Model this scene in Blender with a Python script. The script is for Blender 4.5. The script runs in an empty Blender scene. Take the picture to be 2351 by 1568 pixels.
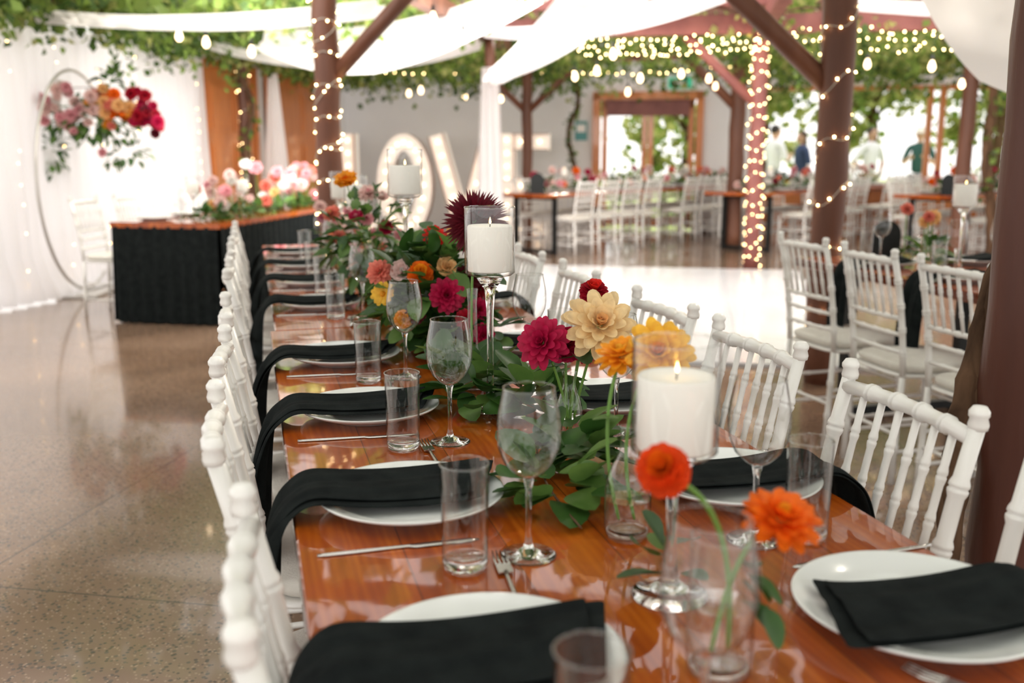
import bpy, math, random
from mathutils import Vector, Matrix
random.seed(7)
V=Vector
rnd=random.random
def ru(a,b): return a+(b-a)*random.random()
scene=bpy.context.scene
G=math.radians(25)
def B(s,t,z=0.0):
    return V((math.cos(G)*s+math.sin(G)*t, -math.sin(G)*s+math.cos(G)*t, z))

# ---------------------------------------------------------------- materials
MATS={}
def mat(name,col,rough=0.5,metal=0.0,emis=None,estr=0.0,trans=0.0,ior=1.45,coat=0.0,sheen=0.0,spec=0.5,nosample=True):
    if name in MATS: return MATS[name]
    m=bpy.data.materials.new(name); m.use_nodes=True
    b=m.node_tree.nodes['Principled BSDF']
    b.inputs['Base Color'].default_value=(*col,1)
    b.inputs['Roughness'].default_value=rough
    b.inputs['Metallic'].default_value=metal
    b.inputs['IOR'].default_value=ior
    b.inputs['Specular IOR Level'].default_value=spec
    b.inputs['Transmission Weight'].default_value=trans
    b.inputs['Coat Weight'].default_value=coat
    b.inputs['Coat Roughness'].default_value=0.05
    b.inputs['Sheen Weight'].default_value=sheen
    if emis:
        b.inputs['Emission Color'].default_value=(*emis,1)
        b.inputs['Emission Strength'].default_value=estr
        if nosample:
            try: m.cycles.emission_sampling='NONE'
            except Exception: pass
    MATS[name]=m
    return m
def nz(m): return m.node_tree.nodes, m.node_tree.links, m.node_tree.nodes['Principled BSDF']
def vary(m,c1,c2,scale=5.0,detail=4.0,stretch=(1,1,1),bump=0.0,bscale=None,coord='Object'):
    n,l,b=nz(m)
    tc=n.new('ShaderNodeTexCoord'); mp=n.new('ShaderNodeMapping'); mp.inputs['Scale'].default_value=stretch
    l.new(tc.outputs[coord],mp.inputs['Vector'])
    no=n.new('ShaderNodeTexNoise'); no.inputs['Scale'].default_value=scale; no.inputs['Detail'].default_value=detail
    l.new(mp.outputs['Vector'],no.inputs['Vector'])
    cr=n.new('ShaderNodeValToRGB'); cr.color_ramp.elements[0].position=0.3; cr.color_ramp.elements[1].position=0.7
    cr.color_ramp.elements[0].color=(*c1,1); cr.color_ramp.elements[1].color=(*c2,1)
    l.new(no.outputs['Fac'],cr.inputs['Fac']); l.new(cr.outputs['Color'],b.inputs['Base Color'])
    if bump:
        n2=n.new('ShaderNodeTexNoise'); n2.inputs['Scale'].default_value=bscale or scale*3; n2.inputs['Detail'].default_value=5
        l.new(mp.outputs['Vector'],n2.inputs['Vector'])
        bp=n.new('ShaderNodeBump'); bp.inputs['Strength'].default_value=bump; bp.inputs['Distance'].default_value=0.01
        l.new(n2.outputs['Fac'],bp.inputs['Height']); l.new(bp.outputs['Normal'],b.inputs['Normal'])
    return m
def translucent(name,col,mixf=0.5,rough=0.6):
    m=mat(name,col,rough); n,l,b=nz(m)
    tr=n.new('ShaderNodeBsdfTranslucent'); tr.inputs['Color'].default_value=(*col,1)
    mx=n.new('ShaderNodeMixShader'); mx.inputs['Fac'].default_value=mixf
    out=n['Material Output']
    l.new(b.outputs[0],mx.inputs[1]); l.new(tr.outputs[0],mx.inputs[2]); l.new(mx.outputs[0],out.inputs['Surface'])
    return m
def petalmat(name,col,tip=None):
    m=translucent(name,col,0.35,0.55)
    return vary(m,tuple(c*.72 for c in col),tuple(min(1,c*1.08) for c in col),70,2)

M_white=mat('white_lacquer',(0.86,0.84,0.81),0.30,coat=0.3)
M_cush=vary(mat('ivory_cushion_fabric',(0.75,0.72,0.66),0.8),(0.72,0.69,0.63),(0.80,0.77,0.71),30,3,bump=0.2,bscale=200)
M_china=mat('white_china',(0.80,0.82,0.81),0.12,coat=0.4)
M_black=vary(mat('black_linen',(0.012,0.015,0.016),0.95,spec=0.10),(0.007,0.009,0.0095),(0.014,0.0175,0.0175),25,3,bump=0.3,bscale=350)
def glass_mat():
    m=bpy.data.materials.new('clear_glass'); m.use_nodes=True; n=m.node_tree.nodes; l=m.node_tree.links
    n.remove(n['Principled BSDF']); out=n['Material Output']
    lw=n.new('ShaderNodeLayerWeight'); lw.inputs['Blend'].default_value=0.5
    pw=n.new('ShaderNodeMath'); pw.operation='POWER'; pw.inputs[1].default_value=2.6; l.new(lw.outputs['Facing'],pw.inputs[0])
    mr=n.new('ShaderNodeMapRange'); mr.inputs['To Min'].default_value=0.06; mr.inputs['To Max'].default_value=0.90; l.new(pw.outputs[0],mr.inputs['Value'])
    cr=n.new('ShaderNodeValToRGB'); e=cr.color_ramp.elements; e[0].position=0.60; e[0].color=(0.985,0.99,0.985,1); e[1].position=1.0; e[1].color=(0.34,0.35,0.35,1)
    l.new(lw.outputs['Facing'],cr.inputs['Fac'])
    tr=n.new('ShaderNodeBsdfTransparent'); l.new(cr.outputs['Color'],tr.inputs['Color'])
    gl=n.new('ShaderNodeBsdfGlossy'); gl.inputs['Roughness'].default_value=0.01
    mx=n.new('ShaderNodeMixShader'); l.new(mr.outputs[0],mx.inputs['Fac']); l.new(tr.outputs[0],mx.inputs[1]); l.new(gl.outputs[0],mx.inputs[2]); l.new(mx.outputs[0],out.inputs['Surface'])
    return m
M_glass=glass_mat()
M_gsolid=mat('solid_clear_glass',(1,1,1),0.0,trans=1.0,ior=1.45)
M_wax=mat('candle_wax',(0.93,0.90,0.85),0.5,emis=(1,0.9,0.78),estr=0.06)
M_flame=mat('candle_flame',(1,0.7,0.3),0.5,emis=(1,0.62,0.22),estr=12)
M_wick=mat('wick',(0.02,0.02,0.02),0.9)
M_steel=mat('cutlery_steel',(0.62,0.6,0.57),0.16,metal=1.0)
M_dmetal=mat('dark_metal',(0.02,0.022,0.022),0.4,metal=0.6)
M_stem=mat('flower_stem',(0.12,0.25,0.04),0.5)
M_leaf=vary(translucent('garden_leaf',(0.035,0.10,0.018),0.25,0.4),(0.018,0.06,0.012),(0.05,0.13,0.022),18,3)
M_leaf2=vary(translucent('garden_leaf_light',(0.11,0.21,0.05),0.35,0.4),(0.07,0.16,0.03),(0.15,0.26,0.06),18,3)
M_vine=translucent('vine_leaf',(0.20,0.30,0.06),0.5,0.5)
M_vine2=translucent('vine_leaf_dark',(0.07,0.13,0.03),0.45,0.5)
M_vine3=translucent('vine_leaf_yellow',(0.42,0.45,0.15),0.55,0.5)
M_bark=vary(mat('vine_bark',(0.14,0.08,0.045),0.9,spec=.2),(0.045,0.024,0.014),(0.17,0.095,0.055),14,6,(1,1,.2),bump=1.0,bscale=30)
M_post=vary(mat('stained_timber',(0.15,0.06,0.035),0.5),(0.10,0.036,0.020),(0.20,0.080,0.045),5,6,(1,1,.15),bump=0.4,bscale=20)
M_postd=vary(mat('stained_timber_dark',(0.10,0.03,0.02),0.45),(0.065,0.019,0.012),(0.125,0.040,0.024),5,6,(1,1,.15),bump=0.4,bscale=20)
M_beam=vary(mat('wine_timber',(0.16,0.045,0.045),0.5),(0.17,0.05,0.045),(0.26,0.09,0.075),4,5,(1,1,1),bump=0.2)
M_doorwood=vary(mat('door_wood',(0.5,0.18,0.05),0.4,coat=0.3),(0.50,0.15,0.03),(0.68,0.24,0.065),3,6,(4,4,.4))
M_wall=vary(mat('plaster_wall',(0.68,0.67,0.66),0.9),(0.76,0.75,0.76),(0.82,0.81,0.82),1.5,4)
M_sheer=translucent('white_drape_fabric',(0.95,0.93,0.94),0.62,0.8)
M_fairy=mat('fairy_light_led',(1,0.8,0.5),0.5,emis=(1,0.66,0.30),estr=32)
M_fairyw=mat('fairy_light_led_dim',(1,0.8,0.5),0.5,emis=(1,0.60,0.22),estr=12)
M_bulb=mat('filament_bulb_glow',(1,0.85,0.6),0.3,emis=(1,0.70,0.40),estr=6)
M_wire=mat('light_wire',(0.6,0.58,0.5),0.5)
M_cord=mat('bulb_cord',(0.03,0.03,0.03),0.6)
M_marq=mat('marquee_white',(0.92,0.89,0.87),0.5)
M_marqs=mat('marquee_side_shade',(0.55,0.42,0.36),0.5)  # pinkish-brown shade of the letter edges, put into the colour
M_marqf=mat('marquee_lit_face',(0.95,0.88,0.82),0.5,emis=(1,0.84,0.70),estr=0.35)
M_marqb=mat('marquee_bulb',(1,0.9,0.7),0.3,emis=(1,0.72,0.42),estr=7)
M_ring=mat('brushed_white_metal',(0.60,0.58,0.55),0.3,metal=0.5)
M_winglass=mat('window_frame_white',(0.7,0.69,0.67),0.5)
P={}
def pc(n,c): P[n]=petalmat('petal_'+n,c)
pc('burgundy',(0.15,0.007,0.018)); pc('magenta',(0.54,0.008,0.075)); pc('crimson',(0.48,0.008,0.03))
pc('orange',(0.95,0.20,0.008)); pc('deeporange',(0.92,0.10,0.01)); pc('amber',(0.98,0.42,0.02)); pc('yellow',(0.98,0.58,0.06))
pc('peach',(0.95,0.60,0.27)); pc('peachlight',(0.97,0.74,0.42)); pc('coral',(0.85,0.27,0.20)); pc('pink',(0.85,0.42,0.46)); pc('blush',(0.90,0.66,0.62)); pc('white',(0.92,0.88,0.84)); pc('red',(0.80,0.03,0.02))

def table_wood():
    m=mat('glossy_table_timber',(0.45,0.14,0.03),0.35,coat=1.0,spec=0.1); n,l,b=nz(m)
    b.inputs['Coat Roughness'].default_value=0.035; b.inputs['Coat IOR'].default_value=1.5
    tc=n.new('ShaderNodeTexCoord')
    mp=n.new('ShaderNodeMapping'); mp.inputs['Scale'].default_value=(9,0.7,1); l.new(tc.outputs['Object'],mp.inputs['Vector'])
    no=n.new('ShaderNodeTexNoise'); no.inputs['Scale'].default_value=3; no.inputs['Detail'].default_value=8; no.inputs['Distortion'].default_value=0.6
    l.new(mp.outputs['Vector'],no.inputs['Vector'])
    wv=n.new('ShaderNodeTexWave'); wv.bands_direction='X'; wv.inputs['Scale'].default_value=2.6; wv.inputs['Distortion'].default_value=9; wv.inputs['Detail'].default_value=3; wv.inputs['Detail Scale'].default_value=1.0
    l.new(mp.outputs['Vector'],wv.inputs['Vector'])
    sx=n.new('ShaderNodeSeparateXYZ'); l.new(tc.outputs['Object'],sx.inputs[0])
    mu=n.new('ShaderNodeMath'); mu.operation='MULTIPLY'; mu.inputs[1].default_value=7.0; l.new(sx.outputs['X'],mu.inputs[0])
    fl=n.new('ShaderNodeMath'); fl.operation='FLOOR'; l.new(mu.outputs[0],fl.inputs[0])
    wn=n.new('ShaderNodeTexWhiteNoise'); wn.noise_dimensions='1D'; l.new(fl.outputs[0],wn.inputs['W'])
    mx=n.new('ShaderNodeMath'); mx.operation='MULTIPLY_ADD'; mx.inputs[1].default_value=0.12; l.new(wv.outputs['Fac'],mx.inputs[0]); l.new(no.outputs['Fac'],mx.inputs[2])
    ad=n.new('ShaderNodeMath'); ad.operation='MULTIPLY_ADD'; ad.inputs[1].default_value=0.22; l.new(wn.outputs['Value'],ad.inputs[0]); l.new(mx.outputs[0],ad.inputs[2])
    cr=n.new('ShaderNodeValToRGB'); e=cr.color_ramp.elements; e[0].position=0.30; e[0].color=(0.18,0.024,0.002,1); e[1].position=1.0; e[1].color=(0.50,0.125,0.010,1)
    x=cr.color_ramp.elements.new(0.65); x.color=(0.33,0.060,0.004,1)
    l.new(ad.outputs[0],cr.inputs['Fac']); 
    fr=n.new('ShaderNodeMath'); fr.operation='FRACT'; l.new(mu.outputs[0],fr.inputs[0])
    lt=n.new('ShaderNodeMath'); lt.operation='LESS_THAN'; lt.inputs[1].default_value=0.012; l.new(fr.outputs[0],lt.inputs[0])
    mc=n.new('ShaderNodeMix'); mc.data_type='RGBA'; l.new(lt.outputs[0],mc.inputs['Factor']); l.new(cr.outputs['Color'],mc.inputs['A']); mc.inputs['B'].default_value=(0.12,0.022,0.004,1)
    l.new(mc.outputs['Result'],b.inputs['Base Color'])
    n2=n.new('ShaderNodeTexNoise'); n2.inputs['Scale'].default_value=9; n2.inputs['Detail'].default_value=2; l.new(tc.outputs['Object'],n2.inputs['Vector'])
    bp=n.new('ShaderNodeBump'); bp.inputs['Strength'].default_value=0.08; bp.inputs['Distance'].default_value=0.004; l.new(n2.outputs['Fac'],bp.inputs['Height']); l.new(bp.outputs['Normal'],b.inputs['Coat Normal'])
    return m
M_table=table_wood()
def floor_mat():
    m=mat('polished_aggregate_concrete',(0.3,0.24,0.19),0.17,coat=0.45); n,l,b=nz(m)
    tc=n.new('ShaderNodeTexCoord')
    no=n.new('ShaderNodeTexNoise'); no.inputs['Scale'].default_value=1.3; no.inputs['Detail'].default_value=6; l.new(tc.outputs['Object'],no.inputs['Vector'])
    cr=n.new('ShaderNodeValToRGB'); cr.color_ramp.elements[0].color=(0.185,0.110,0.068,1); cr.color_ramp.elements[1].color=(0.285,0.185,0.125,1); cr.color_ramp.elements[0].position=.3; cr.color_ramp.elements[1].position=.7
    l.new(no.outputs['Fac'],cr.inputs['Fac'])
    prev=cr.outputs['Color']
    for sc,th,colr,seed in ((70,0.36,(0.07,0.050,0.040,1),0),(50,0.30,(0.10,0.078,0.062,1),5),(90,0.30,(0.40,0.28,0.20,1),9)):
        mp=n.new('ShaderNodeMapping'); mp.inputs['Location'].default_value=(seed,seed*2,0); l.new(tc.outputs['Object'],mp.inputs['Vector'])
        vo=n.new('ShaderNodeTexVoronoi'); vo.inputs['Scale'].default_value=sc; l.new(mp.outputs['Vector'],vo.inputs['Vector'])
        sp=n.new('ShaderNodeSeparateColor'); l.new(vo.outputs['Color'],sp.inputs[0])
        g1=n.new('ShaderNodeMath'); g1.operation='LESS_THAN'; g1.inputs[1].default_value=0.42; l.new(sp.outputs[0],g1.inputs[0])
        g2=n.new('ShaderNodeMath'); g2.operation='LESS_THAN'; g2.inputs[1].default_value=th; l.new(vo.outputs['Distance'],g2.inputs[0])
        g=n.new('ShaderNodeMath'); g.operation='MULTIPLY'; l.new(g1.outputs[0],g.inputs[0]); l.new(g2.outputs[0],g.inputs[1])
        mc=n.new('ShaderNodeMix'); mc.data_type='RGBA'; l.new(g.outputs[0],mc.inputs['Factor']); l.new(prev,mc.inputs['A']); mc.inputs['B'].default_value=colr
        prev=mc.outputs['Result']
    sx=n.new('ShaderNodeSeparateXYZ'); l.new(tc.outputs['Object'],sx.inputs[0])
    for ax,off in (('X',2.16),('Y',-2.5)):
        a1=n.new('ShaderNodeMath'); a1.operation='ADD'; a1.inputs[1].default_value=off+31.0; l.new(sx.outputs[ax],a1.inputs[0])
        a2=n.new('ShaderNodeMath'); a2.operation='MODULO'; a2.inputs[1].default_value=3.1; l.new(a1.outputs[0],a2.inputs[0])
        a3=n.new('ShaderNodeMath'); a3.operation='LESS_THAN'; a3.inputs[1].default_value=0.007; l.new(a2.outputs[0],a3.inputs[0])
        mc=n.new('ShaderNodeMix'); mc.data_type='RGBA'; l.new(a3.outputs[0],mc.inputs['Factor']); l.new(prev,mc.inputs['A']); mc.inputs['B'].default_value=(0.07,0.05,0.04,1)
        prev=mc.outputs['Result']
    l.new(prev,b.inputs['Base Color'])
    rr=n.new('ShaderNodeMapRange'); rr.inputs['To Min'].default_value=0.10; rr.inputs['To Max'].default_value=0.28; l.new(no.outputs['Fac'],rr.inputs['Value']); l.new(rr.outputs[0],b.inputs['Roughness'])
    return m
M_floor=floor_mat()

# ---------------------------------------------------------------- mesh builder
class MB:
    def __init__(s): s.v=[]; s.f=[]; s.m=[]; s.mats=[]; s.flat=set()
    def mi(s,m):
        if m not in s.mats: s.mats.append(m)
        return s.mats.index(m)
    def face(s,idx,k): s.f.append(tuple(idx)); s.m.append(k)
    def box(s,c,d,m,R=None,flat=True):
        k=s.mi(m); c=V(c); b=len(s.v)
        for x in (-.5,.5):
            for y in (-.5,.5):
                for z in (-.5,.5):
                    p=V((x*d[0],y*d[1],z*d[2]))
                    if R is not None: p=R@p
                    s.v.append(c+p)
        for q in ((0,1,3,2),(4,6,7,5),(0,4,5,1),(2,3,7,6),(0,2,6,4),(1,5,7,3)):
            s.flat.add(len(s.f)); s.face([b+i for i in q],k)
    def tube(s,pts,rad,m,seg=8,cap=True,closed=False):
        k=s.mi(m); pts=[V(p) for p in pts]; n=len(pts)
        if not hasattr(rad,'__len__'): rad=[rad]*n
        b=len(s.v); nrm=None
        for i,p in enumerate(pts):
            if closed: t=(pts[(i+1)%n]-pts[i-1])
            else: t=(pts[min(i+1,n-1)]-pts[max(i-1,0)])
            if t.length<1e-9: t=V((0,0,1))
            t.normalize()
            if nrm is None:
                a=V((1,0,0)) if abs(t.x)<.9 else V((0,1,0)); nrm=(a-t*a.dot(t)).normalized()
            else:
                nn=nrm-t*nrm.dot(t)
                if nn.length>1e-6: nrm=nn.normalized()
            bi=t.cross(nrm)
            for j in range(seg):
                a=2*math.pi*j/seg
                s.v.append(p+(nrm*math.cos(a)+bi*math.sin(a))*rad[i])
        for i in range(n if closed else n-1):
            for j in range(seg):
                i2=(i+1)%n
                s.face((b+i*seg+j,b+i*seg+(j+1)%seg,b+i2*seg+(j+1)%seg,b+i2*seg+j),k)
        if cap and not closed:
            s.face([b+j for j in range(seg)][::-1],k); s.face([b+(n-1)*seg+j for j in range(seg)],k)
    def lathe(s,prof,m,c=(0,0,0),seg=28,axis=None,sc=1.0):
        k=s.mi(m); c=V(c); rings=[]
        for r,z in prof:
            r*=sc; z*=sc
            if r<1e-6:
                rings.append([len(s.v)]); s.v.append(c+V((0,0,z)))
            else:
                st=len(s.v)
                for j in range(seg):
                    a=2*math.pi*j/seg; s.v.append(c+V((r*math.cos(a),r*math.sin(a),z)))
                rings.append(list(range(st,st+seg)))
        for i in range(len(rings)-1):
            A,Bq=rings[i],rings[i+1]
            for j in range(seg):
                j2=(j+1)%seg
                if len(A)==1 and len(Bq)==1: continue
                if len(A)==1: s.face((A[0],Bq[j2],Bq[j]),k)
                elif len(Bq)==1: s.face((A[j],A[j2],Bq[0]),k)
                else: s.face((A[j],A[j2],Bq[j2],Bq[j]),k)
    def ell(s,c,r,m,seg=10,rg=7):
        k=s.mi(m); c=V(c)
        if not hasattr(r,'__len__'): r=(r,r,r)
        rings=[]
        for i in range(rg+1):
            th=math.pi*i/rg
            if i in (0,rg): rings.append([len(s.v)]); s.v.append(c+V((0,0,r[2]*math.cos(th))))
            else:
                st=len(s.v)
                for j in range(seg):
                    a=2*math.pi*j/seg; s.v.append(c+V((r[0]*math.sin(th)*math.cos(a),r[1]*math.sin(th)*math.sin(a),r[2]*math.cos(th))))
                rings.append(list(range(st,st+seg)))
        for i in range(rg):
            A,Bq=rings[i],rings[i+1]
            for j in range(seg):
                j2=(j+1)%seg
                if len(A)==1: s.face((A[0],Bq[j],Bq[j2]),k)
                elif len(Bq)==1: s.face((A[j],Bq[0],A[j2]),k)
                else: s.face((A[j],Bq[j],Bq[j2],A[j2]),k)
    def grid(s,P2,m,flip=False):
        k=s.mi(m); b=len(s.v); nu=len(P2); nv=len(P2[0])
        for row in P2:
            for p in row: s.v.append(V(p))
        for i in range(nu-1):
            for j in range(nv-1):
                s.face((b+i*nv+j,b+i*nv+j+1,b+(i+1)*nv+j+1,b+(i+1)*nv+j),k)
    def leaf(s,p,d,up,L,W,m,fold=.15,droop=.15):
        k=s.mi(m); p=V(p); d=V(d).normalized(); sd=d.cross(V(up))
        if sd.length<1e-4: sd=d.cross(V((1,0,.3)))
        sd.normalize(); u=sd.cross(d)
        b=len(s.v)
        s.v+= [p, p+d*L*.3+sd*W*.45+u*W*fold, p+d*L*.3, p+d*L*.3-sd*W*.45+u*W*fold,
               p+d*L*.65+sd*W*.38+u*(W*fold-droop*L*.4), p+d*L*.65-u*droop*L*.4, p+d*L*.65-sd*W*.38+u*(W*fold-droop*L*.4), p+d*L-u*droop*L]
        for q in ((0,2,1),(0,3,2),(1,2,5,4),(2,3,6,5),(4,5,7),(5,6,7)): s.face([b+i for i in q],k)
    def qleaf(s,p,d,sd,L,W,m):
        k=s.mi(m); b=len(s.v)
        up=d.cross(sd)
        s.v+=[p,p+d*L*.45+sd*W*.5+up*W*.15,p+d*L,p+d*L*.45-sd*W*.5+up*W*.15]
        s.face((b,b+1,b+2),k); s.face((b,b+2,b+3),k)
    def petal(s,c,d,nrm,r0,L,W,m,cup=.25,tipw=.55):
        k=s.mi(m); sd=d.cross(nrm).normalized(); u=sd.cross(d).normalized(); b=len(s.v)
        q=lambda a,w,h: c+d*(r0+L*a)+sd*W*w+u*W*h
        s.v+=[q(0,-.18,0),q(0,.18,0),q(.5,-.5,cup),q(.5,0,0),q(.5,.5,cup),q(.82,-tipw*.75,cup*.9),q(.82,0,.05),q(.82,tipw*.75,cup*.9),q(1.0,0,.12)]
        for f in ((0,1,3),(0,3,2),(1,4,3),(2,3,6,5),(3,4,7,6),(5,6,8),(6,7,8)): s.face([b+i for i in f],k)
    def obj(s,name,loc=(0,0,0),rz=0.0,smooth=True,link=True,sub=0,parent=None):
        me=bpy.data.meshes.new(name); me.from_pydata([tuple(v) for v in s.v],[],s.f)
        for m in s.mats: me.materials.append(m)
        me.polygons.foreach_set('material_index',s.m)
        if smooth: me.polygons.foreach_set('use_smooth',[i not in s.flat for i in range(len(s.f))])
        me.update()
        if not link: return me
        o=put(name,me,loc,rz,parent=parent)
        if sub:
            md=o.modifiers.new('sub','SUBSURF'); md.levels=sub; md.render_levels=sub
        return o
def put(name,me,loc=(0,0,0),rz=0.0,sc=1.0,parent=None):
    o=bpy.data.objects.new(name,me); scene.collection.objects.link(o)
    o.location=loc; o.rotation_euler=(0,0,rz)
    if sc!=1.0: o.scale=(sc,sc,sc) if not hasattr(sc,'__len__') else sc
    if parent: o.parent=parent
    return o
def rvec():
    while True:
        v=V((ru(-1,1),ru(-1,1),ru(-1,1)))
        if .05<v.length<1: return v.normalized()
def bez(a,b,c,n=8):
    a,b,c=V(a),V(b),V(c)
    return [a*(1-t)**2+b*2*t*(1-t)+c*t*t for t in [i/n for i in range(n+1)]]

def flower(mb,c,n,R,kind,m1,m2=None,dens=1.0):
    c=V(c); n=V(n).normalized(); m2=m2 or m1
    a=V((1,0,0)) if abs(n.x)<.8 else V((0,1,0)); x=(a-n*a.dot(n)).normalized(); y=n.cross(x)
    if kind=='ball': L=[(e,1.0,max(3,int(16*dens*math.cos(math.radians(e))+1)),.36,.5,.9) for e in (-45,-25,-5,15,35,55,75,88)]
    elif kind=='spike': L=[(e,1.0-.003*max(e,0),max(4,int(20*dens*math.cos(math.radians(e))+2)),.13,.3,.25) for e in (-40,-25,-10,5,20,35,50,65,80)]
    elif kind=='rose': L=[(15,1,6,.75,.45,1.1),(35,.85,6,.68,.5,1.1),(55,.72,5,.6,.55,1.1),(72,.6,4,.5,.6,1.1),(85,.55,3,.4,.6,1.1)]
    elif kind=='daisy': L=[(5,1,12,.30,.1,.8),(16,.92,12,.28,.1,.8)]
    else: L=[(-12,1,11,.34,.22,.55),(4,1,11,.34,.25,.55),(18,.93,10,.32,.28,.55),(33,.80,9,.30,.32,.55),(50,.62,8,.27,.36,.55),(68,.45,6,.22,.4,.6),(84,.32,4,.16,.5,.6)]
    nl=len(L)
    for i,(e,ln,cnt,w,cup,tw) in enumerate(L):
        off=ru(0,6)
        for j in range(cnt):
            az=off+2*math.pi*j/cnt+ru(-.1,.1); el=math.radians(e+ru(-5,5))
            rad=x*math.cos(az)+y*math.sin(az)
            d=rad*math.cos(el)+n*math.sin(el)
            up=(n*math.cos(el)-rad*math.sin(el))
            mb.petal(c,d,up,R*.08,R*ln*ru(.86,1.0)*.92,R*w*(1.1 if kind!='spike' else 1),(m1 if i<nl*.6 else m2),cup,tw)
    if kind=='daisy': mb.ell(c+n*R*.1,R*.22,P['amber'],8,5)
    mb.ell(c-n*R*.06,R*.16,M_stem,7,4)

# ---------------------------------------------------------------- furniture meshes
def bamboo(mb,p0,p1,r,m,rings=3,curve=None,seg=11):
    p0,p1=V(p0),V(p1)
    marks=[(i+1)/(rings+1) for i in range(rings)]
    L=(p1-p0).length; e=.006/L
    lst=[(0,r)]
    for mk in marks:
        lst+=[(mk-2.6*e,r),(mk-1.3*e,r*1.24),(mk-.5*e,r*1.28),(mk,r*1.08),(mk+.5*e,r*1.28),(mk+1.3*e,r*1.24),(mk+2.6*e,r)]
    lst.append((1,r))
    if curve is not None:
        for u in [k/6 for k in range(1,6)]:
            if all(abs(u-q[0])>3*e for q in lst): lst.append((u,r))
        lst.sort(key=lambda q:q[0])
    pts=[]
    for u,rr in lst:
        p=p0.lerp(p1,u)
        if curve is not None: p=p+V(curve)*(4*u*(1-u))
        pts.append(p)
    mb.tube(pts,[q[1] for q in lst],m,seg)
def chair_mesh():
    mb=MB(); W=M_white; hw=.17; xb=-.17; xf=.18
    for y in (-hw,hw):
        bamboo(mb,(xb-.02,y,0),(xb,y,.44),.0125,W,2)
        bamboo(mb,(xb,y,.43),(xb-.075,y*1.02,.905),.0125,W,4,curve=(.012,0,0))
        mb.lathe([(0,-.012),(.014,-.008),(.0155,0),(.013,.010),(.0155,.014),(.0155,.020),(.010,.028),(0,.030)],W,(xb-.076,y*1.02,.907),14)
        bamboo(mb,(xf+.01,y,0),(xf,y,.435),.0125,W,2)
        for z in (.13,.26): bamboo(mb,(xb-.01,y,z),(xf+.005,y,z),.008,W,2,seg=6)
        mb.tube(bez((xf,y,.30),(xf-.03,y,.40),(xf-.09,y,.425)),.006,W,6)
    for z in (.16,.28): bamboo(mb,(xf+.005,-hw,z),(xf+.005,hw,z),.008,W,2,seg=6)
    bamboo(mb,(xb-.01,-hw,.2),(xb-.01,hw,.2),.008,W,2,seg=6)
    xz=lambda z: xb-.075*((z-.43)/.475)+.012*4*((z-.43)/.475)*(1-(z-.43)/.475)
    zt,zl=.885,.665
    bamboo(mb,(xz(zt),-hw,zt),(xz(zt),hw,zt),.0130,W,4,curve=(-.012,0,.004))
    bamboo(mb,(xz(zl),-hw,zl),(xz(zl),hw,zl),.0095,W,3,curve=(-.010,0,0))
    bamboo(mb,(xz(.60),-hw,.60),(xz(.60),hw,.60),.0085,W,3,curve=(-.009,0,0))
    bamboo(mb,(xz(.53),-hw,.53),(xz(.53),hw,.53),.0085,W,3,curve=(-.008,0,0))
    for i in range(6):
        u=(i+1)/7; y=-hw+2*hw*u; c=4*u*(1-u)
        bamboo(mb,(xz(zl)-.010*c,y,zl),(xz(zt)-.012*c,y,zt),.0066,W,2,seg=8)
    def slab(z0,z1,sx,sy,m,rd,cx):
        pr=[(0,z0),(.93,z0),(1.0,z0+(z1-z0)*.3),(1.0,z0+(z1-z0)*.7),(.93,z1-.003),(.6,z1+rd*.6),(0,z1+rd)]
        rings=[];k=mb.mi(m);N=28
        for r,z in pr:
            if r==0: rings.append([len(mb.v)]); mb.v.append(V((cx,0,z)))
            else:
                st=len(mb.v)
                for j in range(N):
                    a=2*math.pi*j/N; ca,sa=math.cos(a),math.sin(a)
                    x=abs(ca)**.45*(1 if ca>0 else -1); y=abs(sa)**.45*(1 if sa>0 else -1)
                    mb.v.append(V((cx+sx*r*x,sy*r*y,z)))
                rings.append(list(range(st,st+N)))
        for i in range(len(rings)-1):
            A,Q=rings[i],rings[i+1]
            for j in range(N):
                j2=(j+1)%N
                if len(A)==1: mb.face((A[0],Q[j2],Q[j]),k)
                elif len(Q)==1: mb.face((A[j],A[j2],Q[0]),k)
                else: mb.face((A[j],A[j2],Q[j2],Q[j]),k)
    slab(.425,.445,.195,.195,W,0,.005)
    slab(.445,.485,.19,.19,M_cush,.008,.01)
    return mb.obj('chiavari_chair',link=False)
CHAIR=chair_mesh()
def chair(x,y,rz=0.0): return put('chiavari_chair',CHAIR,(x,y,0),rz)

def plate_mesh():
    mb=MB()
    mb.lathe([(0,.002),(.080,.002),(.082,0.0005),(.088,0.0005),(.090,.004),(.118,.011),(.142,.022),(.1455,.0255),(.1450,.0270),(.141,.0262),(.120,.0165),(.095,.0095),(.075,.0085),(0,.0085)],M_china,seg=72)
    return mb.obj('dinner_plate',link=False)
PLATE=plate_mesh()
def wine_mesh():
    mb=MB()
    mb.lathe([(0,.0008),(.037,.0008),(.0385,.0018),(.037,.0032),(.018,.0065),(.007,.013),(.0042,.028),(.0038,.06),(.0040,.095),(.0065,.108),(.0075,.112),(0,.1145)],M_gsolid,seg=36)
    mb.lathe([(.0080,.1125),(.012,.1145),(.020,.1195),(.032,.132),(.0405,.151),(.0425,.161),(.0435,.172),(.0430,.19),(.0415,.202),(.039,.214),(.0345,.237)],M_glass,seg=48)
    mb.lathe([(.0352,.2365),(.0354,.2378),(.0345,.2386),(.0336,.2378),(.0338,.2365),(.0352,.2365)],M_glass,seg=48)
    return mb.obj('wine_glass',link=False)
WINE=wine_mesh()
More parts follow.
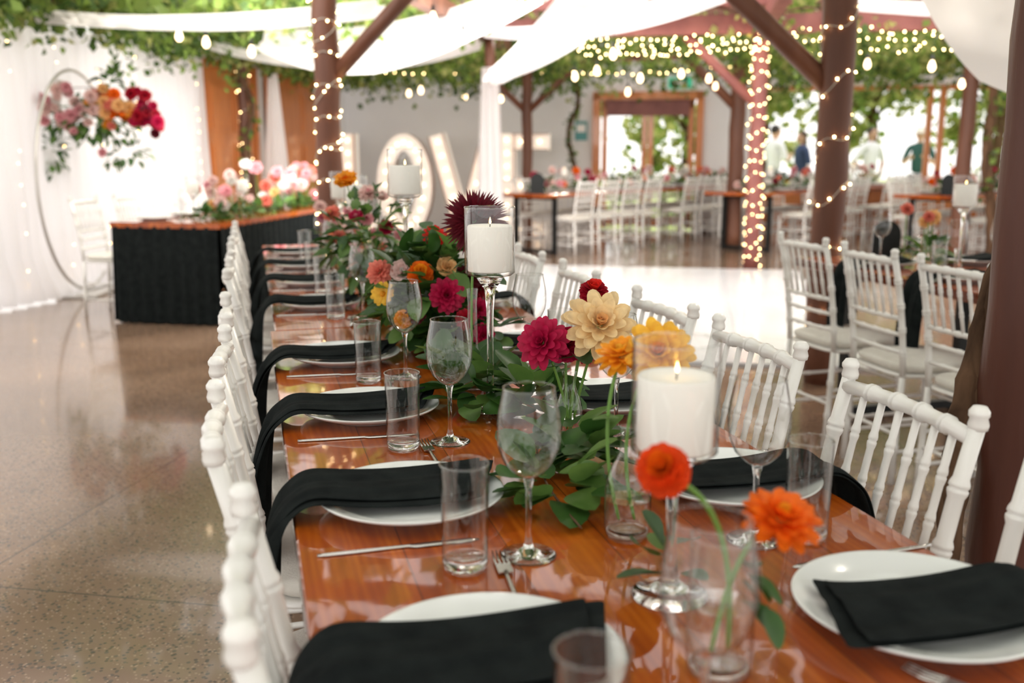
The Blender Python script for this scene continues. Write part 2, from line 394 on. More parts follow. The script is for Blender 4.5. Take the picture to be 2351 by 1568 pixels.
def tumbler_mesh():
    mb=MB()
    mb.lathe([(0,.0015),(.026,.001),(.0285,.003),(.0296,.008),(.0296,.0125),(.024,.0155),(0,.0135)],M_gsolid,seg=40)
    mb.lathe([(.0305,.006),(.0308,.02),(.0325,.144)],M_glass,seg=48)
    mb.lathe([(.0290,.018),(.0312,.142)],M_glass,seg=48)
    mb.lathe([(.0331,.1430),(.0333,.1448),(.0322,.1460),(.0309,.1448),(.0311,.1430),(.0331,.1430)],M_glass,seg=48)
    return mb.obj('highball_glass',link=False)
TUMB=tumbler_mesh()
def holder_mesh(H,ch=.095):
    mb=MB()
    mb.lathe([(0,.001),(.0475,.001),(.048,.003),(.046,.005),(.026,.010),(.012,.022),(.008,.045),(.0065,H*.5),(.0075,H*.75),(.012,H-.03),(.024,H-.012),(.028,H-.006),(0,H-.004)],M_gsolid,seg=36)
    mb.lathe([(.028,H-.004),(.045,H),(.0525,H+.006),(.0528,H+.14)],M_glass,seg=52)
    mb.lathe([(.0533,H+.1385),(.0535,H+.1403),(.0524,H+.1416),(.0512,H+.1403),(.0514,H+.1385),(.0533,H+.1385)],M_glass,seg=52)
    z0=H+.0085
    mb.lathe([(0,z0),(.0455,z0),(.0465,z0+.003),(.0465,z0+ch-.003),(.0445,z0+ch),(.040,z0+ch-.003),(0,z0+ch-.006)],M_wax,seg=40)
    mb.tube([(0,0,z0+ch-.008),(.001,0,z0+ch+.003)],.0009,M_wick,5)
    mb.lathe([(0,0),(.002,.002),(.0026,.005),(.0015,.010),(0,.015)],M_flame,(0.001,0,z0+ch+.002),8)
    return mb.obj('candle_holder',link=False)
HOLD={.29:holder_mesh(.29),.405:holder_mesh(.405,.085),.185:holder_mesh(.185,.090)}
def knife_mesh():
    mb=MB()
    pr=[(0,.0035),(.01,.0055),(.05,.0060),(.10,.0045),(.125,.0040),(.135,.0085),(.18,.0092),(.215,.0075),(.228,.002)]
    k=mb.mi(M_steel)
    for x,w in pr:
        th=.003 if x<.13 else .0012
        for (yy,zz) in ((-w,.0015),(0,.0015+th),(w,.0015),(0,.0007)): mb.v.append(V((x-.114,yy,zz)))
    for i in range(len(pr)-1):
        for j in range(4): mb.face((i*4+j,i*4+(j+1)%4,(i+1)*4+(j+1)%4,(i+1)*4+j),k)
    mb.face((3,2,1,0),k); e=(len(pr)-1)*4; mb.face((e,e+1,e+2,e+3),k)
    return mb.obj('table_knife',link=False)
KNIFE=knife_mesh()
def fork_mesh():
    mb=MB()
    mb.tube([(-.10,0,.006),(-.05,0,.006),(.03,0,.005),(.045,0,.005)],[.005,.0042,.0028,.0035],M_steel,8)
    mb.box((.057,0,.005),(.028,.020,.002),M_steel)
    for y in (-.0088,-.003,.003,.0088): mb.tube([(.068,y,.005),(.09,y,.004),(.112,y*.9,.007)],[.0016,.0015,.0008],M_steel,5)
    return mb.obj('table_fork',link=False)
FORK=fork_mesh()

def napkin_mesh(seed,hang=.32):
    """local frame: +x toward table centre, origin at plate centre on the table top; table edge at x=-0.18"""
    rs=random.Random(seed); mb=MB()
    path=[(.128,.030),(.10,.027),(.05,.023),(0,.0215),(-.05,.022),(-.10,.026),(-.140,.0325),(-.162,.030),(-.180,.019),(-.192,.000),(-.200,-.045),(-.205,-.10),(-.210,-.18),(-.212,-hang*.82),(-.206,-hang)]
    off=rs.uniform(-.012,.012); n=len(path); nv=17
    for layer in range(2):
        rows=[]
        for i,(x,z) in enumerate(path):
            u=i/(n-1); hw=.080+.006*math.sin(u*5+seed)
            if i>8: hw*= 1-.16*(i-8)/(n-9)
            row=[]
            for j in range(nv):
                v=-1+2*j/(nv-1)
                yy=off+v*hw+ .02*u*math.sin(seed)
                if layer==1: yy=off+v*hw*.90+.008+.02*u*math.sin(seed)
                fold=.0034*math.sin(v*5+seed+u*4)+.0022*math.sin(v*13+u*9+seed*2)
                lift=.0055*layer
                xx=x; zz=z
                if i==0: xx=x+.030*v*(1 if layer==0 else .7)-layer*.016
                if i==1: xx=x+.014*v
                if i<=8: zz=z+.003+lift+fold*(.6)
                else:
                    g=min(1,(i-8)/3)
                    w=math.sin(v*3.6+seed*1.3+u)
                    xx=x-lift-.004-g*.030*(.5+.5*w)-g*.008*math.sin(v*9+seed)
                    zz=z+ (lift*.5 if i==9 else 0)+ (.030*v if i==n-1 else 0)+(.012*v if i==n-2 else 0)
                row.append((xx,yy,zz))
            rows.append(row)
        mb.grid(rows,M_black)
    return mb.obj('napkin',link=False)
NAPK=[napkin_mesh(i+1,hang=.31+.03*(i%3)) for i in range(4)]
def napkin(x,y,side,i,z=.76,rz0=0.0):
    rz=0 if side>0 else math.pi
    o=put('black_napkin',NAPK[i%4],(x,y,z),rz+rz0)
    m=o.modifiers.new('s','SOLIDIFY'); m.thickness=.003; m.offset=0
    m=o.modifiers.new('ss','SUBSURF'); m.levels=1; m.render_levels=2
    return o

def table_mesh(L,W):
    mb=MB(); th=.045
    b=.004
    def ringp(z,i): return [V((i,i,z)),V((W-i,i,z)),V((W-i,L-i,z)),V((i,L-i,z))]
    k=mb.mi(M_table); base=len(mb.v)
    for z,i in ((.76-th,b),(.76-th+b,0),(.76-b,0),(.76,b)): mb.v+=ringp(z,i)
    for r in range(3):
        for j in range(4): mb.flat.add(len(mb.f)); mb.face((base+r*4+j,base+r*4+(j+1)%4,base+(r+1)*4+(j+1)%4,base+(r+1)*4+j),k)
    mb.flat.add(len(mb.f)); mb.face((base+12,base+13,base+14,base+15),k); mb.flat.add(len(mb.f)); mb.face((base+3,base+2,base+1,base),k)
    for y in (.35,L-.35):
        for x in (.10,W-.10): mb.box((x,y,.357),(.05,.05,.713),M_dmetal)
        mb.box((W/2,y,.03),(W-.2,.05,.04),M_dmetal); mb.box((W/2,y,.695),(W-.2,.05,.04),M_dmetal)
    return mb.obj('timber_dining_table',link=False)

# ---------------------------------------------------------------- ROOM
mb=MB(); mb.box((0,6.15,-.05),(24.4,20.3,.1),M_floor); mb.obj('floor',rz=-G)
M_grass=vary(mat('lawn',(0.2,0.3,0.08),0.9),(0.22,0.36,0.08),(0.48,0.55,0.2),3,5)
mb=MB(); mb.box((0,32,-.12),(60,31,.1),M_grass); mb.obj('lawn_ground',rz=-G)
TB=16.3; SL=-5.8
mb=MB()
H=3.3
def seg(s0,s1,z0,z1): mb.box(((s0+s1)/2,TB+.1,(z0+z1)/2),(s1-s0,.2,z1-z0),M_wall)
seg(-6.0,-1.64,0,H); seg(-1.64,.06,2.18,H); seg(.06,.98,0,H); seg(.98,9.0,2.2,H)
seg(.98,9.0,0,.70)
mb.obj('wall_back',rz=-G)
mb=MB(); mb.box((SL-.1,10.9,H/2),(.2,.3,H),M_wall)
mb.box((SL-.1,(12.6+13.0)/2,H/2),(.2,.4,H),M_wall); mb.box((SL-.1,15.55,H/2),(.2,1.5,H),M_wall); mb.box((SL-.1,12.4,(2.35+H)/2),(.2,5.4,H-2.35),M_wall)
mb.box((SL-.1,11.8,1.17),(.1,1.7,2.35),M_wall); mb.box((SL-.1,13.9,1.17),(.1,1.9,2.35),M_wall)
mb.obj('wall_left',rz=-G)
mb=MB()
for s in (.98,2.2,3.42,3.6,4.9,6.2,7.5): mb.box((s,TB-.02,1.45),(.07,.12,1.5),M_doorwood if s in(.98,3.42,3.6) else M_winglass)
mb.box((4.9,TB-.02,.71),(7.9,.16,.05),M_doorwood); mb.box((4.9,TB-.02,2.2),(7.9,.12,.06),M_doorwood)
mb.obj('window_1',rz=-G)
mb=MB(); mb.box((4.9,TB-.06,.34),(7.9,.06,.66),M_doorwood)
for i in range(14): mb.box((1.1+.58*i,TB-.095,.34),(.03,.02,.62),M_doorwood)
mb.obj('trim_1',rz=-G)
mb=MB()
for s in (-1.60,.02): mb.box((s,TB-.04,1.09),(.11,.16,2.18),M_doorwood)
mb.box((-.79,TB-.04,2.12),(1.7,.16,.12),M_doorwood)
for s in (-1.47,-.84,-.74,-.11): mb.box((s,TB-.0,1.05),(.08,.05,2.0),M_doorwood)
for z in (.15,2.0): mb.box((-.79,TB,z),(1.45,.05,.14),M_doorwood)
mb.box((-.79,TB-.07,1.93),(1.3,.05,.24),M_beam)
mb.obj('door_1',rz=-G)
mb=MB(); mb.box((-.3,TB-.16,2.30),(.36,.05,.16),mat('exit_green',(0.02,0.35,0.2),0.4,emis=(0.05,0.6,0.35),estr=.5)); mb.box((-.3,TB-.187,2.30),(.22,.004,.07),M_marq); mb.obj('exit_sign',rz=-G)
mb=MB(); mb.box((-1.85,TB-.012,1.58),(.2,.02,.30),mat('notice_teal',(0.1,0.32,0.33),0.5)); mb.box((-1.85,TB-.024,1.62),(.14,.004,.12),M_marq); mb.obj('wall_notice',rz=-G)
def door(nm,t0,t1,ztop,s):
    mb=MB(); w=t1-t0; c=(t0+t1)/2
    mb.box((s,c,ztop/2+.01),(.05,w,ztop-.02),M_doorwood)
    for zc,hh in ((ztop*.80,ztop*.26),(ztop*.48,ztop*.26),(ztop*.18,ztop*.22)):
        for k in (-1,1):
            cy=c+k*w*.235
            mb.box((s+.03,cy,zc),(.02,w*.36,hh),M_doorwood); mb.box((s+.042,cy,zc),(.02,w*.28,hh-.1),M_doorwood)
    for yy in (t0-.04,t1+.04): mb.box((s,yy,ztop/2),(.12,.09,ztop),M_doorwood)
    mb.box((s,c,ztop+.04),(.12,w+.17,.09),M_doorwood)
    mb.obj(nm,rz=-G)
door('door_2',11.1,12.45,2.25,SL+.08); door('door_3',13.1,14.85,2.25,SL+.08)

M_dance=mat('white_gloss_panel',(0.90,0.90,0.92),0.16,coat=0.4)
M_seam=mat('panel_seam',(0.55,0.55,0.58),0.4)
mb=MB()
mb.box((-.5,8.55,.009),(3.2,4.92,.018),M_seam)
for i in range(4):
    for j in range(6):
        mb.box((-2.1+.8*i+.4,6.5+.82*j,.012),(.794,.814,.024),M_dance)
mb.obj('dance_floor',rz=-G)

def post(s,t,r,zt=2.5,m=M_post,lean=0):
    mb=MB(); pts=[];rad=[]
    for i in range(14):
        z=zt*i/13; pts.append((ru(-.008,.008)+lean*z,ru(-.008,.008),z)); rad.append(r*ru(.96,1.05))
    mb.tube(pts,rad,m,20)
    return mb
def brace(mb,ds,dt,z0,z1,r,m): mb.tube([(0,0,z0),(ds,dt,z1)],r,m,12)
def add_post(s,t,r,braces=(),m=M_post,zt=2.5):
    mb=post(s,t,r,zt,m=m)
    for ds,dt,z0,z1 in braces: brace(mb,ds,dt,z0,z1,r*.62,m)
    p=B(s,t); mb.obj('timber_post',p,-G)
add_post(-2.38,6.34,.082,[(.80,0,1.72,2.5)])
add_post(.72,5.74,.088,[(-.95,0,1.60,2.5)])
PN=(.765,2.37)
add_post(PN[0],PN[1],.105,m=M_postd)
add_post(.63,11.33,.085,[(-.8,0,1.75,2.5),(0,.8,1.75,2.5)],m=M_beam)
add_post(.50,13.6,.10,[(-.7,0,1.8,2.5)])
add_post(-2.40,14.3,.075,[(-.75,0,1.8,2.5),(.75,0,1.8,2.5)])
add_post(-2.34,11.4,.06)
add_post(3.0,12.3,.085)
add_post(4.6,14.5,.085)
add_post(-5.35,11.42,.06)
mb=MB()
def beam(s0,t0,s1,t1,z,w,h,m):
    d=V((s1-s0,t1-t0,0)); a=math.atan2(d.y,d.x); R=Matrix.Rotation(a,3,'Z')
    mb.box(((s0+s1)/2,(t0+t1)/2,z),(d.length,w,h),m,R)
for t,m in ((2.3,M_post),(6.1,M_post),(11.3,M_beam),(14.4,M_beam)): beam(-5.7,t,7,t,2.60,.12,.2,m)
for s,m in ((-5.35,M_post),(-2.38,M_post),(.66,M_beam),(3.0,M_beam),(5.6,M_post)): beam(s,0,s,16.2,2.58,.12,.16,m)
beam(-2.0,11.0,.9,11.0,2.86,.14,.22,M_beam)
for i in range(17): beam(-5.7,1+i*.93,7,1+i*.93,2.98,.05,.14,M_post)
mb.obj('pergola_beams',rz=-G)

# ---------------------------------------------------------------- curtains
mb=MB()
def drape_wall(t0,t1,s,ztop,per=.16):
    n=int((t1-t0)/.025); rows=[]
    for k in range(13):
        z=ztop*(1-k/12)
        row=[]
        for i in range(n+1):
            t=t0+(t1-t0)*i/n
            amp=.035+.03*(k/12)
            ss=s+amp*math.sin(t*2*math.pi/per+.8*math.sin(t*3.1))+.02*math.sin(t*9+k*.4)
            zz=z+.02
            if k==12: ss+=.10+.06*math.sin(t*5); zz=.02
            if k==11: ss+=.05
            row.append((ss,t+.01*math.sin(k*.8+t*4),zz))
        rows.append(row)
    mb.grid(rows,M_sheer)
drape_wall(4.5,11.0,-5.60,2.34)
mb.obj('sheer_curtain_backdrop',rz=-G)
mb=MB()
for i in range(9):
    t=5.6+i*.62
    for k in range(15):
        if rnd()<.5: mb.ell((-5.49+ru(-.01,.01),t+ru(-.02,.02),.15+k*.145+ru(-.03,.03)),.007,M_fairyw,5,4)
mb.obj('curtain_fairy_lights',rz=-G)

def swag(mb,A,Bp,sag,w,wd,n=26,nv=15,pinch=(1,1),droop=.10,fold=.02,vert=0.0):
    A,Bp=V(A),V(Bp); wd=V(wd).normalized(); rows=[]
    for i in range(n+1):
        u=i/n; c=A.lerp(Bp,u)+V((0,0,-sag*4*u*(1-u)))
        ww=w*(pinch[0]+(1-pinch[0])*math.sin(math.pi*min(1,u*1.6)/2)) if u<.5 else w*(pinch[1]+(1-pinch[1])*math.sin(math.pi*min(1,(1-u)*1.6)/2))
        row=[]
        for j in range(nv):
            v=-1+2*j/(nv-1)
            row.append(c+wd*v*ww/2+V((0,0,-droop*(1-v*v)+fold*math.sin(v*9+u*3)+vert*v*ww)))
        rows.append(row)
    mb.grid(rows,M_sheer)
mb=MB()
swag(mb,B(-5.3,7.6,2.42),B(-2.4,7.6,2.40),.08,.5,B(0,1,0),pinch=(.5,.4))
swag(mb,B(-4.3,9.6,2.40),B(-1.2,8.6,2.72),.30,1.0,B(.1,1,.1),pinch=(.3,.8),vert=.25)
swag(mb,B(-2.3,11.3,2.12),B(-.5,7.8,2.62),.12,1.15,B(1,.5,.05),pinch=(.15,1),vert=.15,fold=.035,nv=29)
swag(mb,B(-2.3,11.0,2.6),B(.7,8.2,2.75),.20,1.0,B(.3,1,0),pinch=(.4,.4))
swag(mb,B(.8,8.4,2.70),B(3.4,8.0,2.75),.20,.7,B(0,1,0),pinch=(.3,.4))
swag(mb,B(1.4,10.6,2.75),B(4.8,10.0,2.80),.15,.7,B(0,1,0),pinch=(.3,.4))
swag(mb,B(1.05,5.0,2.34),B(2.2,5.2,1.62),.02,.85,B(.6,-.6,.3),pinch=(.5,.6),vert=.2)
swag(mb,B(-5.3,10.2,2.5),B(-2.4,11.2,2.5),.25,.8,B(0,1,0),pinch=(.3,.3))
mb.obj('draped_ceiling_fabric')
def column_drape(s,t,z0,z1,r0,r1):
    rows=[];N=56
    for k in range(12):
        z=z0+(z1-z0)*k/11; r=r0+(r1-r0)*(k/11)
        rows.append([B(s,t,z)+V((math.cos(a)*r*(1+.18*math.sin(a*7+k*.2)),math.sin(a)*r*(1+.18*math.sin(a*7+k*.2)),0)) for a in [2*math.pi*j/N for j in range(N+1)]])
    mb.grid(rows,M_sheer)
mb=MB(); column_drape(-2.34,11.4,.05,2.2,.16,.085); mb.obj('tied_column_drape')
mb=MB(); column_drape(-5.15,11.85,.05,2.2,.20,.05); mb.obj('tied_column_drape')

# ---------------------------------------------------------------- vines overhead
def clumped(n,fn,L0=.06,L1=.12):
    mb=MB(); ms=[M_vine,M_vine,M_vine2,M_vine3]
    k=0
    while k<n:
        c,spread,cnt=fn()
        m=random.choice(ms)
        for _ in range(cnt):
            p=c+V((random.gauss(0,spread[0]),random.gauss(0,spread[1]),random.gauss(0,spread[2])))
            d=rvec(); d.z-=.5; d.normalize(); sd=d.cross(rvec()).normalized(); L=ru(L0,L1)
            mb.qleaf(p,d,sd,L,L*.85,m if rnd()<.6 else random.choice(ms)); k+=1
    return mb
def f1():
    r=rnd()
    if r<.26: c=B(ru(-5.6,-5.0),ru(6.0,15.5),ru(2.38,2.8)); return c,(.14,.14,.09),26
    if r<.44: c=B(ru(-5.4,-1.5),ru(12.5,15.9),ru(2.40,2.85)); return c,(.16,.16,.10),26
    if r<.54: c=B(ru(-5.4,-2.3),ru(8.8,12),ru(2.5,2.9)); return c,(.16,.16,.10),26
    if r<.80: c=B(ru(.6,6.5),ru(11.0,15.6),ru(2.38,2.9)); return c,(.18,.18,.10),26
    if r<.86: c=B(ru(.2,6.5),ru(13,13.8),ru(2.25,2.5)); return c,(.2,.1,.10),26
    if r<.92: c=B(ru(-5.5,6),15.6,ru(2.25,2.6)); return c,(.2,.15,.12),26
    c=B(ru(-1.8,.6),ru(12,15.8),ru(2.45,2.8)); return c,(.16,.16,.10),20
mb=clumped(36000,f1)
for _ in range(90):
    r=rnd()
    if r<.3: p=B(ru(-5.4,-4.9),ru(6.5,14.5),2.4)
    elif r<.6: p=B(ru(-5,-1),ru(12.5,15),2.4)
    else: p=B(ru(1,6),ru(11,15),2.4)
    Ln=ru(.15,.5); q=V(p)
    for k in range(int(Ln/.035)):
        q=q+V((ru(-.02,.02),ru(-.02,.02),-.035)); d=rvec(); sd=d.cross(rvec()).normalized()
        mb.qleaf(q,d,sd,ru(.05,.09),ru(.05,.08),random.choice([M_vine,M_vine2]))
for _ in range(30):
    a=B(ru(-5.5,6),ru(9,15.5),ru(2.5,2.75)); b=a+V((ru(-1.2,1.2),ru(-1.2,1.2),ru(-.15,.15)))
    mb.tube(bez(a,(a+b)/2+V((ru(-.3,.3),ru(-.3,.3),.1)),b,6),.012,M_bark,5)
mb.obj('added_vine_canopy')
def f2():
    return B(ru(-6,6.5),ru(-2,9),ru(2.6,3.1)),(.28,.28,.08),26
mb=clumped(9500,f2,.14,.24); mb.obj('added_vine_canopy')  # unseen leaf canopy, added to dapple the light and darken tabletop reflections
def trunk(pts,r,name='vine_trunk',leaves=0,r2=.45):
    mb=MB()
    P3=[V(p) for p in pts]; n=len(P3)
    fine=[]
    for i in range(n-1):
        p0=P3[max(i-1,0)];p1=P3[i];p2=P3[i+1];p3=P3[min(i+2,n-1)]
        for k in range(6):
            t=k/6; fine.append(.5*((2*p1)+(-p0+p2)*t+(2*p0-5*p1+4*p2-p3)*t*t+(-p0+3*p1-3*p2+p3)*t**3))
    fine.append(P3[-1])
    mb.tube(fine,[r*ru(.8,1.2)*(1.3-.5*i/len(fine)) for i in range(len(fine))],M_bark,11)
    mb.tube([p+V((math.sin(i*.35)*r*.9,math.cos(i*.35)*r*.9,0)) for i,p in enumerate(fine)],[r*r2*ru(.8,1.2) for _ in fine],M_bark,8)
    for _ in range(leaves):
        p=random.choice(fine[len(fine)//3:])+rvec()*r*2; d=rvec(); sd=d.cross(rvec()).normalized(); mb.qleaf(p,d,sd,.09,.08,random.choice([M_vine,M_vine2]))
    mb.obj(name)
pn=B(*PN)
trunk([pn+V((-.20,.04,0)),pn+V((-.205,.0,.25)),pn+V((-.17,.02,.44)),pn+V((-.135,.06,.58)),pn+V((-.095,.10,.72)),pn+V((-.03,.135,.88)),pn+V((.04,.14,1.08)),pn+V((.12,.05,1.35)),pn+V((.10,-.09,1.55)),pn+V((.0,-.13,1.70)),pn+V((-.05,-.125,1.85)),pn+V((.0,-.13,2.2)),pn+V((0,0,2.6))],.026,r2=.6)
p5=B(-5.25,11.35); trunk([p5+V((.02,0,0)),p5+V((.05,-.05,.7)),p5+V((-.04,-.05,1.3)),p5+V((.05,0,1.8)),p5+V((-.1,0,2.3)),p5+V((.3,0,2.6))],.035,leaves=40)
p6=B(3.15,12.2); trunk([p6+V((.25,0,0)),p6+V((.2,0,.6)),p6+V((.03,-.05,1.2)),p6+V((.1,0,1.8)),p6+V((0,0,2.6))],.05,leaves=70)
p7=B(-1.85,15.4); trunk([p7,p7+V((.05,0,.8)),p7+V((-.1,0,1.5)),p7+V((.05,0,2.0)),p7+V((-.05,0,2.6))],.03,leaves=80)

# ---------------------------------------------------------------- fairy lights
def helix(mb,s,t,r,z0,z1,pitch,n_per,wire=True,ph=0,rl=.0055):
    turns=(z1-z0)/pitch; N=int(turns*n_per); c=B(s,t); pts=[]
    for i in range(N*2+1):
        a=ph+2*math.pi*turns*i/(2*N); z=z0+(z1-z0)*i/(2*N)+.03*math.sin(i*.9)
        p=c+V((math.cos(a)*(r+.008),math.sin(a)*(r+.008),z)); pts.append(p)
        if i%2==0: mb.ell(p+rvec()*.012,rl,M_fairy,6,4)
    if wire: mb.tube(pts,.0022,M_wire,4,cap=False)
mb=MB(); helix(mb,-2.38,6.34,.085,.75,2.45,.20,7); helix(mb,-2.38,6.34,.09,.8,2.45,.36,6,ph=2); mb.obj('fairy_lights')
mb=MB(); helix(mb,.72,5.74,.090,.25,2.45,.30,9); mb.obj('fairy_lights')
mb=MB(); helix(mb,.63,11.33,.09,.02,2.45,.15,8,rl=.0066); mb.obj('fairy_lights')
mb=MB(); helix(mb,-5.33,11.4,.07,.6,2.3,.3,5,rl=.0058); mb.obj('fairy_lights')
mb=MB()
def strand(A,Bp,sag,n,r=.0075,jit=.06):
    A,Bp=V(A),V(Bp)
    for i in range(n):
        u=i/(n-1); p=A.lerp(Bp,u)+V((0,0,-sag*4*u*(1-u)))+rvec()*jit*rnd(); mb.ell(p,r,M_fairy,6,4)
for k in range(3): strand(B(-1.9+k*.3,11.15,2.5-k*.08),B(.6,11.15,2.5-k*.08),.05,34)
for k in range(3): strand(B(.6,11.15,2.52-k*.10),B(5.6,11.15,2.52-k*.07),.04,56)
strand(B(-5.2,14.2,2.45),B(-2.4,14.2,2.40),.08,20); strand(B(-2.4,14.1,2.4),B(.5,14.1,2.4),.1,26)
strand(B(.66,11.2,2.4),B(.66,15,2.4),.1,30)
mb.obj('fairy_light_strands')
mb=MB()
def bulb(s,t,z,cord=.25,r=.030):
    p=B(s,t,z)
    mb.lathe([(0,-.055),(r*.5,-.05),(r*.95,-.03),(r,-.012),(r*.8,.012),(r*.45,.035),(r*.4,.045)],M_bulb,p,12)
    mb.lathe([(r*.42,.04),(r*.5,.045),(r*.5,.085),(r*.2,.095),(0,.097)],M_cord,p,10)
    mb.tube([p+V((0,0,.09)),p+V((0,0,.09+cord))],.003,M_cord,4)
bl=[(-4.45,8.3,2.27),(-4.10,8.1,2.19),(-3.65,8.0,2.10),(-1.95,8.4,2.22),(-2.1,8.0,2.33),(-3.4,12.3,2.02),(-3.0,13.0,1.98),(-2.6,13.4,1.96),(-3.9,13.5,2.05),(-1.3,10.8,2.06),(-1.05,10.6,2.10),(-.62,10.9,2.04),(-.2,11.2,2.10),(-.85,12.4,1.98),(.1,12.0,2.1),(2.05,9.8,2.04),(1.6,10.5,2.12),(2.6,11,1.95),(2.9,10.8,2.1),(-.75,9.0,2.12),(1.9,7.6,2.30),(2.05,7.4,2.28),(2.3,7.2,2.25),(.2,13.5,2.1),(3.4,12,2.0)]
for b_ in bl: bulb(*b_)
mb.obj('filament_festoon_bulbs')

# ---------------------------------------------------------------- LOVE letters
mb=MB(); TL=14.85; Hh=1.52; th=.16
def bar(s0,z0,s1,z1,w):
    d=V((s1-s0,0,z1-z0)); a=math.atan2(d.z,d.x); R=Matrix.Rotation(-a,3,'Y')
    c=((s0+s1)/2,TL,(z0+z1)/2)
    mb.box(c,(d.length,th,w),M_marqf,R)
    up=V((-math.sin(a),0,math.cos(a)))
    for q in (-1,1): mb.box(V(c)+up*q*(w/2-.008)+V((0,-th/2-.02,0)),(d.length,.05,.018),M_marqs,R)
    n=max(2,int(d.length/.19))
    for i in range(n):
        u=(i+.5)/n; mb.ell((s0+(s1-s0)*u,TL-th/2-.02,z0+(z1-z0)*u),.020,M_marqb,8,5)
bar(-5.35+.1,0,-5.25,Hh,.24); bar(-5.35,.12,-4.83,.12,.24)
cs,cz,ra,rb,w=-4.36,Hh/2,.43,Hh/2,.25
N=40; k=mb.mi(M_marqf); ks=mb.mi(M_marqs)
b=len(mb.v)
for i in range(N):
    a=2*math.pi*i/N
    for (r1,r2) in ((ra,rb),(ra-w,rb-w)):
        for y in (TL-th/2-.03,TL+th/2): mb.v.append(V((cs+r1*math.cos(a),y,cz+r2*math.sin(a))))
for i in range(N):
    i2=(i+1)%N
    A=[b+i*4+q for q in range(4)]; Q=[b+i2*4+q for q in range(4)]
    mb.face((A[0],Q[0],Q[1],A[1]),ks); mb.face((A[2],A[3],Q[3],Q[2]),ks)
    mb.flat.add(len(mb.f)); mb.face((A[0],A[2],Q[2],Q[0]),k); mb.face((A[1],Q[1],Q[3],A[3]),k)
for i in range(20):
    a=2*math.pi*i/20; mb.ell((cs+(ra-w/2)*math.cos(a),TL-th/2-.04,cz+(rb-w/2)*math.sin(a)),.020,M_marqb,8,5)
bar(-3.86,Hh-.02,-3.46,.08,.24); bar(-3.44,.08,-3.04,Hh-.02,.24)
bar(-2.78,0,-2.78,Hh,.24)
for z in (.12,Hh/2,Hh-.12): bar(-2.70,z,-2.15,z,.24)
mb.obj('love_marquee_letters',rz=-G)

# ---------------------------------------------------------------- main tables
T1=table_mesh(2.87,.855); T2=table_mesh(2.80,.845)
put('timber_dining_table',T1,(.040,.215,0)); put('timber_dining_table',T2,(.055,3.095,0))
LY=[.945,1.475,2.03,2.59,3.52,4.12,4.72,5.32]
RY=[.94,1.42,1.98,2.61,3.45,4.05,4.65,5.25]
for i,y in enumerate(LY):
    put('dinner_plate',PLATE,(.222,y,.76)); napkin(.222,y,1,i)
    if i>0: put('wine_glass',WINE,(.347,y-.235,.76))
    put('highball_glass',TUMB,(.255,y-.25+(.02 if i==0 else 0),.76),ru(0,3))
    put('table_knife',KNIFE,(.18,y-.165,.76),math.radians(ru(-4,6)))
    if i>0: put('table_fork',FORK,(.297,y-.335,.76),math.radians(ru(84,90)))
for i,y in enumerate(RY):
    put('dinner_plate',PLATE,(.742,y,.76)); napkin(.742,y,-1,i+1)
    if i>0:
        put('wine_glass',WINE,(.672,y-.21,.76)); put('highball_glass',TUMB,(.752,y-.215,.76))
    put('table_knife',KNIFE,(.79,y+.165 if i else y+.18,.76),math.pi+math.radians(ru(-6,6)))
put('wine_glass',WINE,(.37,.74,.76)); put('table_fork',FORK,(.71,.745,.76),math.radians(120))
for y,r,x in ((.95,0,.222),(1.50,.02,.180),(2.03,-.02,.176),(2.56,.03,.176),(3.45,0,.165),(4.05,.02,.165),(4.65,-.02,.165),(5.25,0,.165)): chair(x,y,r)
for y,r in ((.92,math.pi),(1.387,math.pi-.03),(1.89,math.pi+.02),(2.39,math.pi+.03),(3.10,math.pi),(3.7,math.pi),(4.3,math.pi),(4.9,math.pi)): chair(.79,y,r)

put('candle_holder',HOLD[.29],(.477,2.01,.76)); put('candle_holder',HOLD[.405],(.455,3.02,.76)); put('candle_holder',HOLD[.185],(.484,1.075,.76))
for y in (4.4,5.2): put('candle_holder',HOLD[.29],(.45,y,.76))

# bud vases -------------------------------------------------
def bottle(mb,c,h,r,nr=.011):
    mb.lathe([(0,.002),(r*.9,.0015),(r,.005),(r,h*.48),(r*.9,h*.56),(nr*1.25,h*.74),(nr,h*.80),(nr,h*.95),(nr*1.3,h),(nr*1.1,h+.001)],M_glass,c,36)
    mb.lathe([(0,.004),(r*.85,.004),(r*.93,.008),(r*.85,.012),(0,.010)],M_gsolid,c,28)
    mb.lathe([(0,h*.34),(r*.97,h*.34+.001)],M_glass,c,24)
def jar(mb,c,h,r):
    mb.lathe([(0,.002),(r*.95,.0015),(r,.005),(r*1.0,h*.7),(r*.93,h*.85),(r*.98,h),(r*.93,h+.001)],M_glass,c,36)
    mb.lathe([(0,.004),(r*.85,.004),(r*.93,.008),(r*.85,.014),(0,.011)],M_gsolid,c,28); mb.lathe([(0,h*.5),(r*.97,h*.5+.001)],M_glass,c,24)
def stem(mb,a,b,bend=(0,0,0),r=.003):
    a,b=V(a),V(b); mb.tube(bez(a,(a+b)/2+V(bend),b,10),r,M_stem,7)
mb=MB(); c=V((.504,1.273,.76)); bottle(mb,c,.165,.034,.012)
stem(mb,c+V((.012,0,.02)),(.545,1.30,1.01),(-.05,0,.02)); flower(mb,(.556,1.30,1.02),(-.35,-.75,.55),.060,'dahlia',P['yellow'],P['amber'])
stem(mb,c+V((-.01,.005,.02)),(.50,1.315,1.0),(-.035,0,.02)); flower(mb,(.512,1.33,1.012),(-.3,-.2,.9),.046,'dahlia',P['amber'],P['yellow'])
